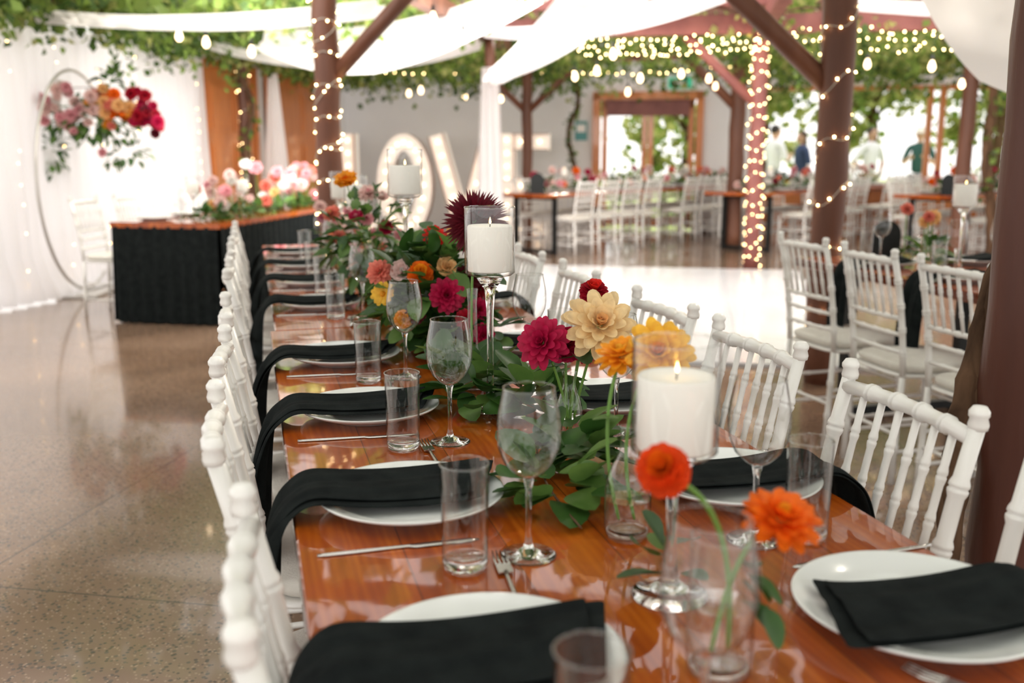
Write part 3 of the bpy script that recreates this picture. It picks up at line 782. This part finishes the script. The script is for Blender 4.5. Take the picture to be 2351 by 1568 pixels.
mb.leaf((.50,1.29,.93),(-1,.2,.1),(0,0,1),.05,.03,M_leaf2); mb.obj('bud_vase_with_dahlia',sub=1)
mb=MB(); c=V((.569,1.752,.76)); bottle(mb,c,.135,.027,.012)
for (p,n,R,kd,m1,m2) in (((.617,1.72,.985),(-.15,-.75,.6),.082,'dahlia',P['peachlight'],P['peach']),((.512,1.735,.955),(-.5,-.65,.4),.058,'dahlia',P['magenta'],P['magenta']),((.565,1.76,.945),(-.1,-.7,.6),.040,'ball',P['magenta'],P['crimson']),((.632,1.80,1.035),(0,-.4,.9),.032,'ball',P['crimson'],P['red']),((.60,1.76,.935),(.4,-.6,.3),.036,'dahlia',P['magenta'],P['crimson'])):
    stem(mb,c+V((ru(-.01,.01),ru(-.01,.01),.02)),V(p)-V(n).normalized()*.01,(0,0,.03)); flower(mb,p,n,R,kd,m1,m2)
for _ in range(5): mb.leaf(c+V((ru(-.02,.03),ru(-.02,.02),.15+ru(-.02,.03))),(ru(-1,1),ru(-1,.5),ru(-.4,.5)),(0,0,1),.08,.055,M_leaf)
mb.obj('bud_vase_with_dahlias',sub=1)
mb=MB(); c=V((.461,.892,.76)); jar(mb,c,.155,.036)
stem(mb,c+V((.01,0,.02)),(.395,.885,.985),(.045,0,.07),.0035); flower(mb,(.388,.886,.992),(-.45,-.6,.55),.031,'ball',P['deeporange'],P['orange'],1.7)
stem(mb,c+V((-.01,0,.02)),(.52,.90,.915),(-.01,0,.06),.0035); flower(mb,(.527,.895,.922),(.1,-.35,.9),.050,'dahlia',P['orange'],P['amber'],1.3)
for _ in range(7): mb.leaf(c+V((.030+ru(-.01,.01),ru(-.02,.02),.09+ru(-.03,.03))),(ru(.2,1),ru(-1,1),ru(-.9,-.1)),(0,0,1),.055,.036,M_leaf)
mb.obj('jar_vase_with_dahlias',sub=1)
mb=MB(); c=V((.480,2.20,.76))
mb.lathe([(0,.001),(.024,.001),(.026,.004),(.022,.05),(.012,.12),(.010,.2),(.013,.235)],M_glass,c,24)
stem(mb,c+V((0,0,.03)),(.506,2.28,1.125),(-.01,0,.02)); flower(mb,(.503,2.27,1.142),(-.45,-.75,.45),.088,'spike',P['burgundy'],P['burgundy'],1.6)
mb.leaf((.50,2.25,1.06),(-1,0,-.3),(0,0,1),.06,.03,M_leaf); mb.obj('bud_vase_with_dahlia')

# big arrangements -----------------------------------------
def leafy(mb,c,r,n,L=(.05,.09),ms=(M_leaf,M_leaf,M_leaf2),zmin=None,wr=.62):
    c=V(c)
    for _ in range(n):
        d=rvec(); p=c+V((d.x*r[0],d.y*r[1],d.z*r[2]))*ru(.3,1)
        if zmin is not None and p.z<zmin: p.z=zmin+ru(0,.03)
        dd=(d+rvec()*.7+V((0,0,-.15))).normalized(); l=ru(*L)
        if zmin is not None and p.z+dd.z*l<zmin: dd.z=abs(dd.z)*.2; dd.normalize()
        mb.leaf(p,dd,V((0,0,1))+rvec()*.4,l,l*wr,random.choice(ms))
mb=MB(); c=V((.462,2.70,.76))
mb.lathe([(0,0),(.05,0),(.06,.03),(.055,.09),(.05,.09),(.054,.03),(0,.01)],M_dmetal,c,20)
leafy(mb,(.47,2.68,.93),(.14,.16,.16),230,(.07,.12),zmin=.775,wr=.72)
leafy(mb,(.52,2.60,.83),(.12,.18,.06),100,(.07,.12),zmin=.775,wr=.72)
F=[((.475,2.64,1.075),.042,'dahlia','red','deeporange'),((.425,2.58,.985),.040,'ball','orange','amber'),((.325,2.64,.985),.044,'dahlia','coral','coral'),((.325,2.58,.935),.038,'daisy','yellow','amber'),((.475,2.48,.94),.054,'dahlia','magenta','magenta'),((.565,2.51,.895),.038,'dahlia','magenta','crimson'),((.545,2.56,.97),.044,'dahlia','burgundy','burgundy'),((.545,2.68,1.06),.048,'rose','peach','peachlight'),((.385,2.62,.985),.038,'rose','blush','white'),((.40,2.52,.89),.034,'dahlia','burgundy','magenta'),((.60,2.64,.93),.036,'dahlia','crimson','magenta'),((.49,2.56,1.0),.034,'rose','peach','peach'),((.37,2.53,.875),.029,'ball','amber','yellow'),((.56,2.44,.84),.038,'dahlia','magenta','magenta'),((.52,2.46,.88),.032,'dahlia','crimson','magenta'),((.58,2.60,1.01),.034,'rose','blush','peach')]
for p,R,kd,a,b in F:
    p=V(p); n=(p-c-V((0,0,.12))).normalized()+V((-.1,-.8,.25)); stem(mb,c+V((0,0,.08)),p,(0,0,.02),.002); flower(mb,p,n,R,kd,P[a],P[b])
mb.obj('floral_centrepiece',sub=1)
mb=MB(); c=V((.42,3.62,.76))
mb.lathe([(0,0),(.05,0),(.055,.05),(.045,.12),(.04,.12),(.05,.05),(0,.01)],M_dmetal,c,20)
leafy(mb,(.41,3.62,.98),(.16,.14,.17),150,zmin=.775)
F=[((.335,3.60,1.185),.050,'rose','amber','orange'),((.28,3.62,1.08),.038,'dahlia','coral','peach'),((.41,3.60,1.15),.044,'dahlia','blush','pink'),((.40,3.58,1.06),.03,'dahlia','pink','magenta'),((.47,3.6,1.03),.030,'ball','magenta','magenta'),((.36,3.55,1.07),.028,'rose','magenta','pink'),((.46,3.64,1.13),.032,'rose','blush','white'),((.30,3.58,1.0),.032,'dahlia','coral','coral'),((.52,3.6,1.0),.03,'dahlia','pink','coral')]
for p,R,kd,a,b in F:
    p=V(p); n=(p-c-V((0,0,.15))).normalized()+V((-.1,-.8,.25)); stem(mb,c+V((0,0,.08)),p,(0,0,.02),.002); flower(mb,p,n,R,kd,P[a],P[b])
mb.obj('floral_centrepiece')
mb=MB()
for cy in (4.5,5.1):
    c=V((.45,cy,.76)); leafy(mb,(.45,cy,.85),(.14,.22,.09),70,zmin=.775)
    for _ in range(9):
        p=c+V((ru(-.12,.12),ru(-.2,.2),ru(.1,.26))); flower(mb,p,(ru(-.3,.3),-.7,.6),ru(.025,.04),random.choice(['dahlia','rose']),P[random.choice(['pink','coral','blush','orange','magenta'])])
mb.obj('floral_table_runner')
mb=MB()
leafy(mb,(.455,1.47,.79),(.06,.13,.03),34,(.07,.11),zmin=.768,wr=.75)
leafy(mb,(.52,1.60,.80),(.06,.10,.03),22,(.07,.11),zmin=.768,wr=.75)
leafy(mb,(.45,2.10,.80),(.08,.22,.04),64,(.07,.11),zmin=.768,wr=.75)
leafy(mb,(.57,2.02,.79),(.07,.20,.03),44,(.07,.11),zmin=.768,wr=.75)
leafy(mb,(.50,1.12,.785),(.05,.10,.02),6,(.05,.09),zmin=.768,wr=.75)
leafy(mb,(.45,3.15,.80),(.09,.4,.05),70,(.07,.11),zmin=.768,wr=.75)
mb.tube(bez((.44,1.28,.772),(.42,1.5,.785),(.50,1.72,.772)),.0025,M_bark,5)
mb.tube(bez((.46,1.9,.772),(.52,2.1,.785),(.44,2.5,.772)),.0025,M_bark,5)
mb.obj('greenery_runner',sub=1)

# ---------------------------------------------------------------- third table (right)
T3=table_mesh(2.95,.85); put('timber_dining_table',T3,(2.70,1.62,0))
for i,y in enumerate((3.05,3.55,4.1)):
    put('dinner_plate',PLATE,(2.89,y,.76)); napkin(2.89,y,1,i); put('dinner_plate',PLATE,(3.36,y,.76)); napkin(3.36,y,-1,i+1)
    put('wine_glass',WINE,(3.02,y+.22,.76)); put('highball_glass',TUMB,(2.95,y+.24,.76)); put('wine_glass',WINE,(3.23,y+.2,.76)); put('highball_glass',TUMB,(3.32,y+.25,.76))
put('candle_holder',HOLD[.29],(3.05,3.78,.76))
mb=MB(); 
for cy in (3.4,4.1):
    leafy(mb,(3.12,cy,.82),(.1,.2,.06),40,zmin=.775)
    for _ in range(4):
        p=V((3.12+ru(-.08,.08),cy+ru(-.15,.15),.9+ru(0,.12))); stem(mb,(p.x,p.y,.77),p); flower(mb,p,(-.3,-.7,.5),ru(.03,.045),'dahlia',P[random.choice(['coral','pink','peach'])])
mb.obj('floral_table_runner')
for y,r in ((2.95,.04),(3.44,-.02),(3.95,.05)): chair(2.60,y,r)
for y in (2.6,3.2,3.8): chair(3.72,y,math.pi)
def arch_sign(x,y,z,rz,sc=1.0):
    mb=MB(); k=mb.mi(M_dmetal); w,h,d=.07*sc,.12*sc,.012
    out=[(-w,0),(w,0)]+[(w*math.cos(a),h+w*math.sin(a)) for a in [math.pi*i/14 for i in range(15)]]
    n=len(out)
    for yy in (0,d):
        for a,b in out: mb.v.append(V((a,yy,b)))
    mb.flat.update((0,1)); mb.face(range(n),k); mb.face([n+i for i in range(n)][::-1],k)
    for i in range(n): mb.face((i,n+i,n+(i+1)%n,(i+1)%n),k)
    mb.box((0,.006,.006),(w*2.4,.06,.012),M_dmetal); mb.obj('arched_table_number_stand',(x,y,z),rz)
arch_sign(3.12,4.42,.76,-.4,1.0)

D=V((.847,.53,0)).normalized(); Nn=V((-D.y,D.x,0)); rt=math.atan2(D.y,D.x)-math.pi/2
def far_table(N0,L,nch,both=True,start=.55):
    T=table_mesh(L,.85)
    put('timber_dining_table',T,V((N0.x,N0.y,0))+Nn*.85,rt)
    for i in range(nch):
        gap=.45 if i>=4 else 0
        p=N0+D*(start+.47*i+gap)
        chair(*( (p-Nn*.02).xy ),rt+math.pi)
        if both:
            q=p+Nn*.87; chair(*(q.xy),rt)
        for w in (.2,.65):
            q=p+Nn*w; put('dinner_plate',PLATE,(q.x,q.y,.76)); q2=q+D*.22; put('wine_glass',WINE,(q2.x,q2.y,.76))
    mb=MB(); c=N0+Nn*.42
    for i in range(int(L/.8)):
        p=c+D*(.5+.8*i)
        leafy(mb,(p.x,p.y,.83),(.22,.22,.08),45,(.07,.12),zmin=.775)
        for _ in range(7):
            q=V((p.x+ru(-.25,.25),p.y+ru(-.25,.25),.84+ru(0,.2))); stem(mb,(q.x,q.y,.765),q); flower(mb,q,(ru(-.3,.3),-.8,.4),ru(.04,.065),'dahlia',P[random.choice(['pink','coral','blush','orange','magenta','white'])])
    mb.obj('floral_table_runner')
    for u in (.9,L-1.2):
        p=c+D*u; put('candle_holder',HOLD[.185],(p.x,p.y,.76))
    p=N0+D*.25+Nn*.3; arch_sign(p.x,p.y,.76,0,1.3)
far_table(V((3.40,11.60,0)),4.9,8)
far_table(V((6.15,11.25,0)),4.6,8,True,.9)
far_table(V((8.0,9.9,0)),4.6,7,True,.6)

# ---------------------------------------------------------------- head table
mb=MB()
s0,s1,t0,t1=-4.29,-3.45,6.84,9.5
mb.box(((s0+s1)/2,(t0+t1)/2,.745),(s1-s0+.04,t1-t0+.04,.04),M_table)
for (x,y) in ((s0+.08,t0+.1),(s1-.08,t0+.1),(s0+.08,t1-.1),(s1-.08,t1-.1)): mb.box((x,y,.365),(.05,.05,.72),M_dmetal)
def skirt(a,b,nrm):
    a,b,nrm=V(a),V(b),V(nrm); Ls=(b-a).length; n=int(Ls/.012); rows=[]
    for k in range(8):
        u=k/7; z=.725*(1-u)+.012
        rows.append([a.lerp(b,i/n)+nrm*(.012+ (.010+.030*u)*(0.5+.5*math.sin(Ls*i/n*2*math.pi/.105+ .5*math.sin(i*.11))) )+V((0,0,z)) for i in range(n+1)])
    mb.grid(rows,M_black)
skirt((s0,t0,0),(s1,t0,0),(0,-1,0)); skirt((s1,t0,0),(s1,t1,0),(1,0,0)); skirt((s1,t1,0),(s0,t1,0),(0,1,0)); skirt((s0,t1,0),(s0,t0,0),(-1,0,0))
mb.obj('skirted_head_table',rz=-G)
mb=MB(); fl=['pink','blush','coral','blush','white','pink','peach']
def hb(s,t,z=0): return B(s,t,z)
for i in range(9):
    c=hb(-3.70,7.2+.26*i,.80); leafy(mb,c,(.16,.16,.05),34,(.07,.12),zmin=.772)
for (s,t,nf,hh) in ((-3.8,7.55,8,.26),(-3.8,8.0,5,.30),(-3.75,8.75,15,.34),(-3.75,9.15,16,.34),(-3.8,8.4,4,.50)):
    for _ in range(nf):
        p=hb(s+ru(-.18,.18),t+ru(-.2,.2),.80+ru(.04,hh)); stem(mb,(p.x,p.y,.77),p); flower(mb,p,(ru(-.3,.3),-.8,.4),ru(.04,.068),'dahlia' if rnd()<.5 else 'rose',P[random.choice(fl)])
mb.obj('head_table_flowers')
for (s,t) in ((-3.72,7.85),(-3.85,7.25)): p=hb(s,t,.765); put('candle_holder',HOLD[.185],p,0,1.0)
for t in (7.1,7.6,8.1):
    p=hb(-4.1,t,.765); put('dinner_plate',PLATE,p); q=hb(-3.95,t+.2,.765); put('wine_glass',WINE,q); q=hb(-4.03,t+.24,.765); put('highball_glass',TUMB,q)
for t in (7.25,7.85,8.45,9.05): p=hb(-4.55,t); chair(p.x,p.y,-G)

# ---------------------------------------------------------------- hoop arch
mb=MB(); hc=V((-1.46,9.75,1.0)); hd=V((.2,.98,0)).normalized()
mb.tube([hc+hd*math.cos(a)*.96+V((0,0,math.sin(a)*.96+.02)) for a in [2*math.pi*i/72 for i in range(72)]],.014,M_ring,8,closed=True)
mb.box(hc+V((0,0,-.985)),(.35,.7,.02),M_ring,Matrix.Rotation(math.atan2(hd.y,hd.x)-math.pi/2,3,'Z'))
ax=V((.93,-.2,0)).normalized(); fc=V((-1.24,9.6,1.56))
leafy(mb,fc+V((-.05,0,0)),(.42,.22,.22),220,(.07,.12),ms=(M_leaf,M_leaf2,M_leaf2)); leafy(mb,fc+ax*-.42+V((0,0,-.28)),(.12,.12,.25),60,(.06,.1)); leafy(mb,fc+ax*.1+V((0,0,.32)),(.10,.1,.14),30,(.08,.14)); leafy(mb,fc+ax*.2+V((0,0,-.3)),(.2,.15,.12),50,(.07,.1))
for _ in range(96):
    u=ru(-1,1); z=random.gauss(0,.11)*(1.2-abs(u)*.5); p=fc+ax*u*.52+V((0,ru(-.24,-.06),z+.05-.04*u))
    if u<-.15: cn=random.choice(['pink','blush','pink','white','blush'])
    elif u<.1: cn=random.choice(['coral','peach','amber','blush','pink'])
    elif u<.55: cn=random.choice(['peach','coral','peachlight','amber','orange'])
    else: cn=random.choice(['magenta','magenta','crimson','burgundy'])
    flower(mb,p,(ru(-.4,.4),-.9,ru(-.3,.5)),ru(.04,.072),random.choice(['dahlia','rose']),P[cn])
for (a,b) in ((-.1,0),(.25,0),(-.4,0)):
    mb.tube(bez(hc+hd*.3+V((0,0,.85)),fc+ax*a+V((0,0,.3)),fc+ax*a,6),.004,M_bark,5)
mb.obj('hoop_arch_with_flowers')

# ---------------------------------------------------------------- people outside
M_skin=mat('skin',(0.62,0.38,0.27),0.5); M_skin2=mat('skin_tan',(0.45,0.27,0.18),0.5)
M_eye=mat('eye_dark',(0.03,0.02,0.02),0.3); M_lip=mat('lip',(0.5,0.16,0.14),0.5)
def skinobj(name,verts,edges,rads,m,parent,sub=2):
    me=bpy.data.meshes.new(name); me.from_pydata(verts,edges,[]); me.materials.append(m)
    o=bpy.data.objects.new(name,me); scene.collection.objects.link(o); o.parent=parent
    md=o.modifiers.new('skin','SKIN'); md.use_smooth_shade=True
    sv=me.skin_vertices[0].data
    for i,r in enumerate(rads): sv[i].radius=(r,r) if not hasattr(r,'__len__') else r
    sv[0].use_root=True
    ss=o.modifiers.new('sub','SUBSURF'); ss.levels=sub; ss.render_levels=sub
    return o
def person(name,loc,rz,h,shirt,pants,skin,hair,hat=None,longhair=False,arms='down'):
    e=bpy.data.objects.new(name,None); scene.collection.objects.link(e); e.location=loc; e.rotation_euler=(0,0,rz); k=h/1.72; e.scale=(k,k,k)
    vs=[(0,0,.93)]; ed=[]; rd=[(.15,.11)]
    for sx in (-1,1):
        b=len(vs); vs+=[(sx*.095,0,.86),(sx*.10,-.01,.50),(sx*.105,.02,.10)]; rd+=[.095,.065,.05]; ed+=[(0,b),(b,b+1),(b+1,b+2)]
    skinobj('trousers',vs,ed,rd,pants,e)
    mb=MB()
    for sx in (-1,1): mb.ell((sx*.105,-.05,.045),(.045,.13,.045),M_cord,10,6)
    mb.obj('shoes',parent=e)
    if arms=='down': el=[(.27,.03,1.12),(.25,-.07,.90)]
    elif arms=='hip': el=[(.34,.05,1.14),(.20,-.06,.99)]
    else: el=[(.27,-.03,1.13),(.14,-.24,1.22)]
    vs=[(0,0,.93),(0,0,1.08),(0,.0,1.28),(0,.01,1.42),(0,0,1.50)]; rd=[(.155,.115),(.135,.10),(.165,.115),(.11,.08),(.052,.052)]; ed=[(0,1),(1,2),(2,3),(3,4)]
    for sx in (-1,1):
        b=len(vs); x1,y1,z1=el[0]; vs+=[(sx*.175,0,1.40),(sx*x1,y1,z1)]; rd+=[.06,.046]; ed+=[(3,b),(b,b+1)]
    skinobj('shirt',vs,ed,rd,shirt,e)
    for sx in (-1,1):
        x1,y1,z1=el[0];x2,y2,z2=el[1]
        a=V((sx*x1,y1,z1)); b_=V((sx*x2,y2,z2)); d=(b_-a).normalized()
        pm=b_+d*.08
        vs=[tuple(a),tuple(a.lerp(b_,.5)),tuple(b_),tuple(pm)]; rd=[.042,.038,.026,(.034,.018)]; ed=[(0,1),(1,2),(2,3)]
        skinobj('forearm',vs,ed,rd,skin,e)
        sd=d.cross(V((0,1,.2))).normalized()
        for q,ln in ((-.026,.06),(-.009,.072),(.009,.068),(.026,.052)):
            p0=b_+d*.05+sd*q*.8; p1=pm+sd*q+d*ln*.5; p2=pm+sd*q+d*ln+V((0,-.012,0))
            skinobj('finger',[tuple(p0),tuple(p1),tuple(p2)],[(0,1),(1,2)],[.009,.0085,.007],skin,e,1)
        p0=b_+d*.02; p1=b_+d*.05-sd*.04*1; p2=b_+d*.09-sd*.055
        skinobj('thumb',[tuple(p0),tuple(p1),tuple(p2)],[(0,1),(1,2)],[.012,.010,.008],skin,e,1)
    skinobj('neck',[(0,0,1.44),(0,-.005,1.56)],[(0,1)],[.055,.05],skin,e,1)
    mb=MB(); hc=V((0,-.012,1.625)); mb.ell(hc,(.073,.092,.105),skin,18,12); mb.ell(hc+V((0,-.035,-.055)),(.045,.05,.045),skin,12,8)
    mb.ell(hc+V((0,-.094,-.018)),(.011,.018,.022),skin,8,6)
    for sx in (-1,1):
        mb.ell(hc+V((sx*.075,.01,-.01)),(.010,.018,.03),skin,8,6); mb.ell(hc+V((sx*.028,-.083,.008)),(.013,.008,.008),M_marq,8,5); mb.ell(hc+V((sx*.028,-.089,.008)),.005,M_eye,6,4)
        mb.ell(hc+V((sx*.028,-.086,.028)),(.017,.006,.004),hair,6,4)
    mb.ell(hc+V((0,-.088,-.052)),(.022,.007,.008),M_lip,8,5)
    mb.obj('head',parent=e)
    mb=MB(); mb.ell(hc+V((0,.018,.03)),(.082,.088,.095),hair,16,10)
    if longhair: mb.ell(hc+V((0,.055,-.08)),(.075,.04,.16),hair,12,8)
    mb.obj('hair',parent=e)
    if hat:
        mb=MB(); mb.lathe([(0,.11),(.05,.11),(.082,.09),(.09,.01),(.17,-.005),(.175,.0),(.09,.018),(0,.05)],hat,hc+V((0,.005,.035)),24); mb.obj('hat',parent=e)
    return e
sh_w=mat('shirt_white',(0.75,0.77,0.82),0.8); sh_b=mat('shirt_navy',(0.03,0.05,0.12),0.8); sh_g=mat('jacket_green',(0.03,0.10,0.09),0.8); pt_d=mat('trouser_dark',(0.05,0.06,0.08),0.8); pt_k=mat('trouser_khaki',(0.4,0.34,0.25),0.8)
hr_b=mat('hair_brown',(0.06,0.035,0.02),0.6); hr_k=mat('hair_dark',(0.02,0.015,0.012),0.6); ht=mat('straw_hat',(0.78,0.74,0.66),0.8)
def pp_(s,t): return B(s,t,-.07)
person('standing_guest',pp_(1.35,18.6),-G+2.2,1.76,sh_w,pt_d,M_skin,hr_k,arms='fold')
person('standing_guest',pp_(1.85,18.9),-G-1.2,1.66,sh_b,pt_d,M_skin2,hr_b,longhair=True,arms='down')
person('standing_guest',pp_(3.02,18.8),-G+.6,1.72,sh_w,pt_k,M_skin2,hr_k,arms='hip')
person('standing_guest_in_sun_hat',pp_(3.86,18.9),-G-.3,1.70,sh_g,pt_d,M_skin,hr_b,hat=ht,arms='fold')

def tree(c,h,r,n):
    mb=MB(); c=V(c); mb.tube([c,c+V((.1,0,h*.4)),c+V((0,.1,h*.7))],[.14,.10,.05],M_bark,8)
    for _ in range(6):
        q=c+V((ru(-.6,.6)*r,ru(-.6,.6)*r,h*ru(.5,.9))); mb.tube([c+V((0,0,h*.45)),q],[.05,.02],M_bark,5)
    cl=[c+V((random.gauss(0,r*.5),random.gauss(0,r*.5),h*.65+random.gauss(0,h*.16))) for _ in range(14)]
    for _ in range(n):
        p=random.choice(cl)+rvec()*r*.45*rnd(); d=rvec(); sd=d.cross(rvec()).normalized(); mb.qleaf(p,d,sd,.22,.2,random.choice([M_vine,M_vine3,M_vine3]))
    mb.obj('garden_tree')
for s,t,h in ((-2.5,24,4.5),(-.3,22.5,4),(1.5,25,5),(3.8,24,4.5),(6.2,23,5),(8.5,25,5),(11,23,5)): tree(B(s,t,-.07),h,1.5,1500)
mb=MB()
for i in range(60):
    c=B(ru(-6,13),ru(21.5,22.5),ru(.1,.6))
    for _ in range(60):
        p=c+rvec()*.5*rnd(); p.z=max(p.z,-.05); d=rvec(); sd=d.cross(rvec()).normalized(); mb.qleaf(p,d,sd,.14,.12,random.choice([M_vine,M_vine3]))
mb.obj('garden_hedge')

# ---------------------------------------------------------------- light & camera
w=bpy.data.worlds.new('World'); scene.world=w; w.use_nodes=True
bg=w.node_tree.nodes['Background']; bg.inputs['Color'].default_value=(1.0,0.970,0.935,1); bg.inputs['Strength'].default_value=1.85
sun=bpy.data.lights.new('sun','SUN'); sun.energy=2.8; sun.angle=math.radians(8); sun.color=(1,.90,.76)
so=bpy.data.objects.new('sun',sun); scene.collection.objects.link(so); so.rotation_euler=(math.radians(48),0,math.radians(118))
def area(s,t,z,size,e,tilt,col=(1,.95,.90)):
    l=bpy.data.lights.new('fill_light','AREA'); l.energy=e; l.size=size; l.color=col
    o=bpy.data.objects.new('fill_light',l); scene.collection.objects.link(o); o.location=B(s,t,z); o.rotation_euler=(math.radians(tilt),0,-G)
area(-2.6,8.6,2.95,3.5,370,64); area(2.5,8.2,2.95,3.5,210,60); area(-3.5,6.5,3.0,3,150,30)  # added fill lamps above the frame, brightening the background

cam=bpy.data.cameras.new('camera'); co=bpy.data.objects.new('camera',cam); scene.collection.objects.link(co)
cam.sensor_width=36; cam.lens=35.0
co.location=(0,0,1.31); co.rotation_euler=(math.radians(90-11.0),0,math.radians(-14.63))
cam.dof.use_dof=True; cam.dof.focus_distance=1.95; cam.dof.aperture_fstop=2.9
cam.clip_start=.02
scene.camera=co
scene.view_settings.view_transform='Standard'
scene.view_settings.look='None'
